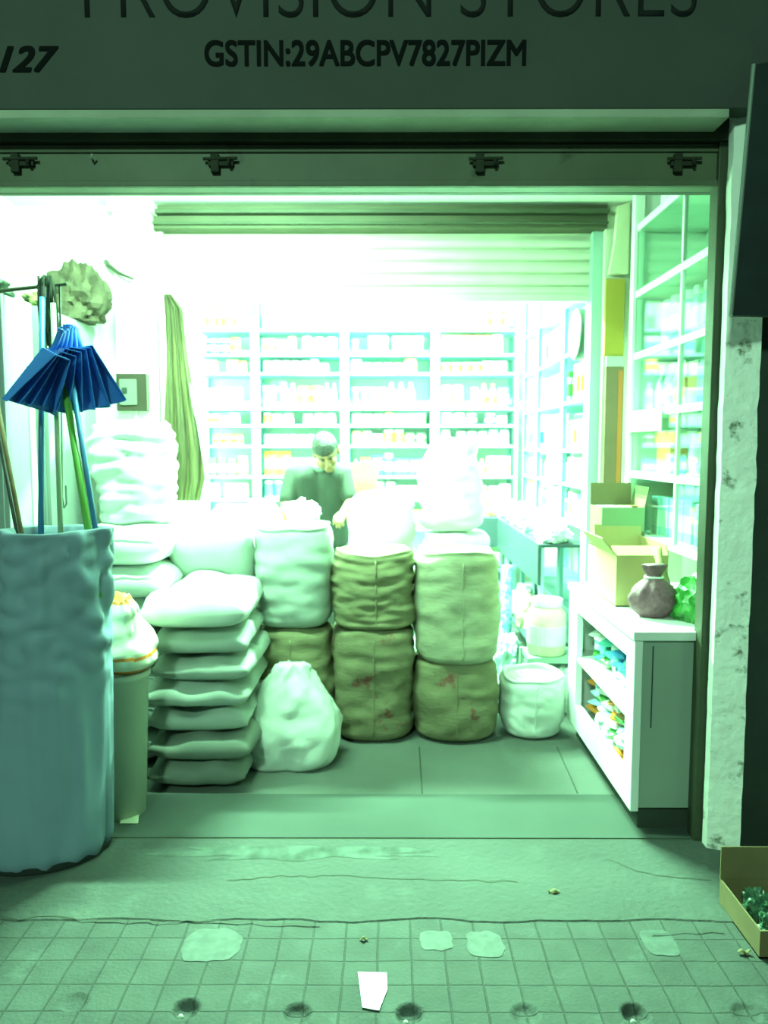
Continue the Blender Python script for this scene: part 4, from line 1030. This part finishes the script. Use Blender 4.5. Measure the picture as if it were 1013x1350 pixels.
# arms: upper arm, forearm, hand
ARM = {-1: ((-.165, -.05, 1.315), (-.215, -.12, 1.12), (-.135, -.36, 1.085)), 1: ((.165, -.05, 1.315), (.205, -.14, 1.14), (.165, -.37, 1.09))}
for s, (sh, el, wr) in ARM.items():
    capsule(bm, sh, .048, el, .037); capsule(bm, el, .036, wr, .024)
    W3 = Vector(wr); d = (W3-Vector(el)).normalized(); side = d.cross(Vector((0, 0, 1))).normalized(); dn = side.cross(d).normalized()
    if dn.z > 0: dn = -dn
    pc = W3+d*.05
    for k in range(4):
        o_ = side*((k-1.5)*.019)
        capsule(bm, W3+d*.01+o_*.7, .014, W3+d*.078+o_, .011)
        ln = (.034, .042, .040, .030)[k]
        a_ = W3+d*.082+o_*1.05; b_ = a_+d*ln*.8+dn*ln*.5; c_ = b_+d*ln*.25+dn*ln*.75
        capsule(bm, a_, .0088, b_, .0080, 10); capsule(bm, b_, .0080, c_, .0070, 10)
    th = -side*s
    a_ = W3+d*.02+th*.02; b_ = a_+th*.028+d*.03+dn*.01; c_ = b_+d*.028+dn*.016
    capsule(bm, a_, .012, b_, .010, 10); capsule(bm, b_, .010, c_, .008, 10)
body = remesh('body', bm, .0048, SKIN, man, 4)
bm = bmesh.new()
for s in (-1, 1):
    capsule(bm, (s*.075, -.047, 1.285), .122, (s*.068, .0, 1.04), .112); capsule(bm, (s*.068, 0, 1.04), .113, (s*.075, .015, .90), .118)
    capsule(bm, (s*.02, -.045, 1.345), .072, (s*.160, -.05, 1.318), .066)
    sh, el, wr = ARM[s]; e = Vector(sh).lerp(Vector(el), .78); capsule(bm, sh, .066, e, .058)
for v in bm.verts:
    v.co += Vector((nz(v.co, 9, 1), nz(v.co, 9, 2), 0))*.012
remesh('shirt', bm, .008, SHIRT, man, 3)
bm = bmesh.new(); pts = []
for k in range(25):
    a = 2*math.pi*k/24.3; pts.append((.015+.078*math.cos(a), -.062+.070*math.sin(a)-.0, 1.385+.022*math.sin(a)+.012*math.cos(2*a)))
tube(bm, pts, .020, 10); o = mk('collar', bm, mat('pale_green_collar', (.13, .17, .15), .8), man, True)
bm = bmesh.new()
for s in (-1, 1):
    capsule(bm, (s*.072, .015, .90), .110, (s*.085, .02, .84), .10); capsule(bm, (s*.085, .02, .86), .098, (s*.10, .0, .48), .075); capsule(bm, (s*.10, 0, .48), .073, (s*.10, .04, .13), .058)
remesh('trousers', bm, .010, mat('dark_grey_trousers', (.05, .06, .055), .9), man, 3)
for s in (-1, 1):
    bm = bmesh.new(); capsule(bm, (s*.10, .06, .05), .048, (s*.112, -.13, .035), .040)
    for v in bm.verts: v.co.z = max(v.co.z, .002)
    mk('shoe', bm, BLACK, man, True)
# hair: cap of short hair with clumped surface
bm = bmesh.new(); res = bmesh.ops.create_uvsphere(bm, u_segments=48, v_segments=32, radius=1)
dl = []
for v in bm.verts:
    c = v.co.copy()
    if c.z < -.25+(.40 if c.y < -.2 else (-.1 if c.y > .2 else .10)): dl.append(v)
bmesh.ops.delete(bm, geom=dl, context='VERTS')
for v in bm.verts:
    c = v.co; r = 1+.05*noise.noise(c*6)+.03*noise.noise(c*18); v.co = H(c.x*.084*r, .014+c.y*.106*r, .032+c.z*.102*r)
bmesh.ops.solidify(bm, geom=bm.faces[:], thickness=.012)
mk('hair', bm, mat('dark_hair', (.018, .022, .018), .45, var=.4, vscale=60, bump=.8, bscale=120), man, True)
for s in (-1, 1):
    bm = bmesh.new(); ellip(bm, H(s*.028, -.081, .012), (.012, .008, .007), HR); mk('eye', bm, mm('eye_lid', (.10, .06, .04), .5), man, True)
    bm = bmesh.new(); tube(bm, [H(s*.014, -.092, .032), H(s*.030, -.092, .038), H(s*.044, -.082, .032)], .0035, 6); mk('eyebrow', bm, BLACK, man)
# tan paper bag and white packet he is handling
t = thing('paper_bag', 'tan open paper bag beside the man\'s left arm', 'bag', (-.135, 4.62, 1.20)); bm = bmesh.new(); rings = []
for i in range(9):
    u = i/8; rings.append([bm.verts.new(((.055+.055*u)*c_*(1+.05*math.sin(5*k)), (.03+.035*u)*s_, .24*u)) for k, (c_, s_) in enumerate([(max(-.8, min(.8, 1.1*math.cos(2*math.pi*q/24))), max(-.8, min(.8, 1.1*math.sin(2*math.pi*q/24)))) for q in range(24)])])
for A, B in zip(rings, rings[1:]):
    for k in range(24): bm.faces.new((A[k], A[(k+1) % 24], B[(k+1) % 24], B[k]))
bm.faces.new(rings[0][::-1]); bmesh.ops.solidify(bm, geom=bm.faces[:], thickness=.003)
mk('bag_body', bm, mat('tan_paper', (.50, .46, .24), .8, var=.12, vscale=12), t)
t.location = (-.13, 4.60, 1.16)
# shop counter the man works at
t = thing('work_table', 'low wooden work table behind the sacks, mostly hidden', 'table', (-.3, 4.55, 0)) if False else None
crumple('goods_bag', 'crumpled white bag heaped on the sack in front of the man', (-.47, 4.20, 1.075), .085, WOV, 200, (1.1, .8, .95), .35)

# every product gets its own place in its row
NTH = ['first', 'second', 'third', 'fourth', 'fifth', 'sixth', 'seventh', 'eighth', 'ninth', 'tenth', 'eleventh', 'twelfth', 'thirteenth', 'fourteenth']
for (kind, ca, cb, where), L in PRODS.items():
    side = 'back bay' in where or 'carton' in where.split()[-1]
    L.sort(key=lambda o: (o.location.x if side else o.location.y, o.location.z))
    pl = 'pouches' if kind == 'pouch' else kind+'s'
    look = f'{ca}-and-{cb} {kind}' if ca != cb else f'plain {ca} {kind}'
    for i, o in enumerate(L):
        if len(L) == 1: lab = f'{look}, {where}'
        else: lab = f'{NTH[min(i, 13)]} {look} from {"left" if side else "near end"}, {where}'
        tag(o, lab, kind, f'{pl} on the {where}' if 'shelf' in where else f'{pl} {where}')
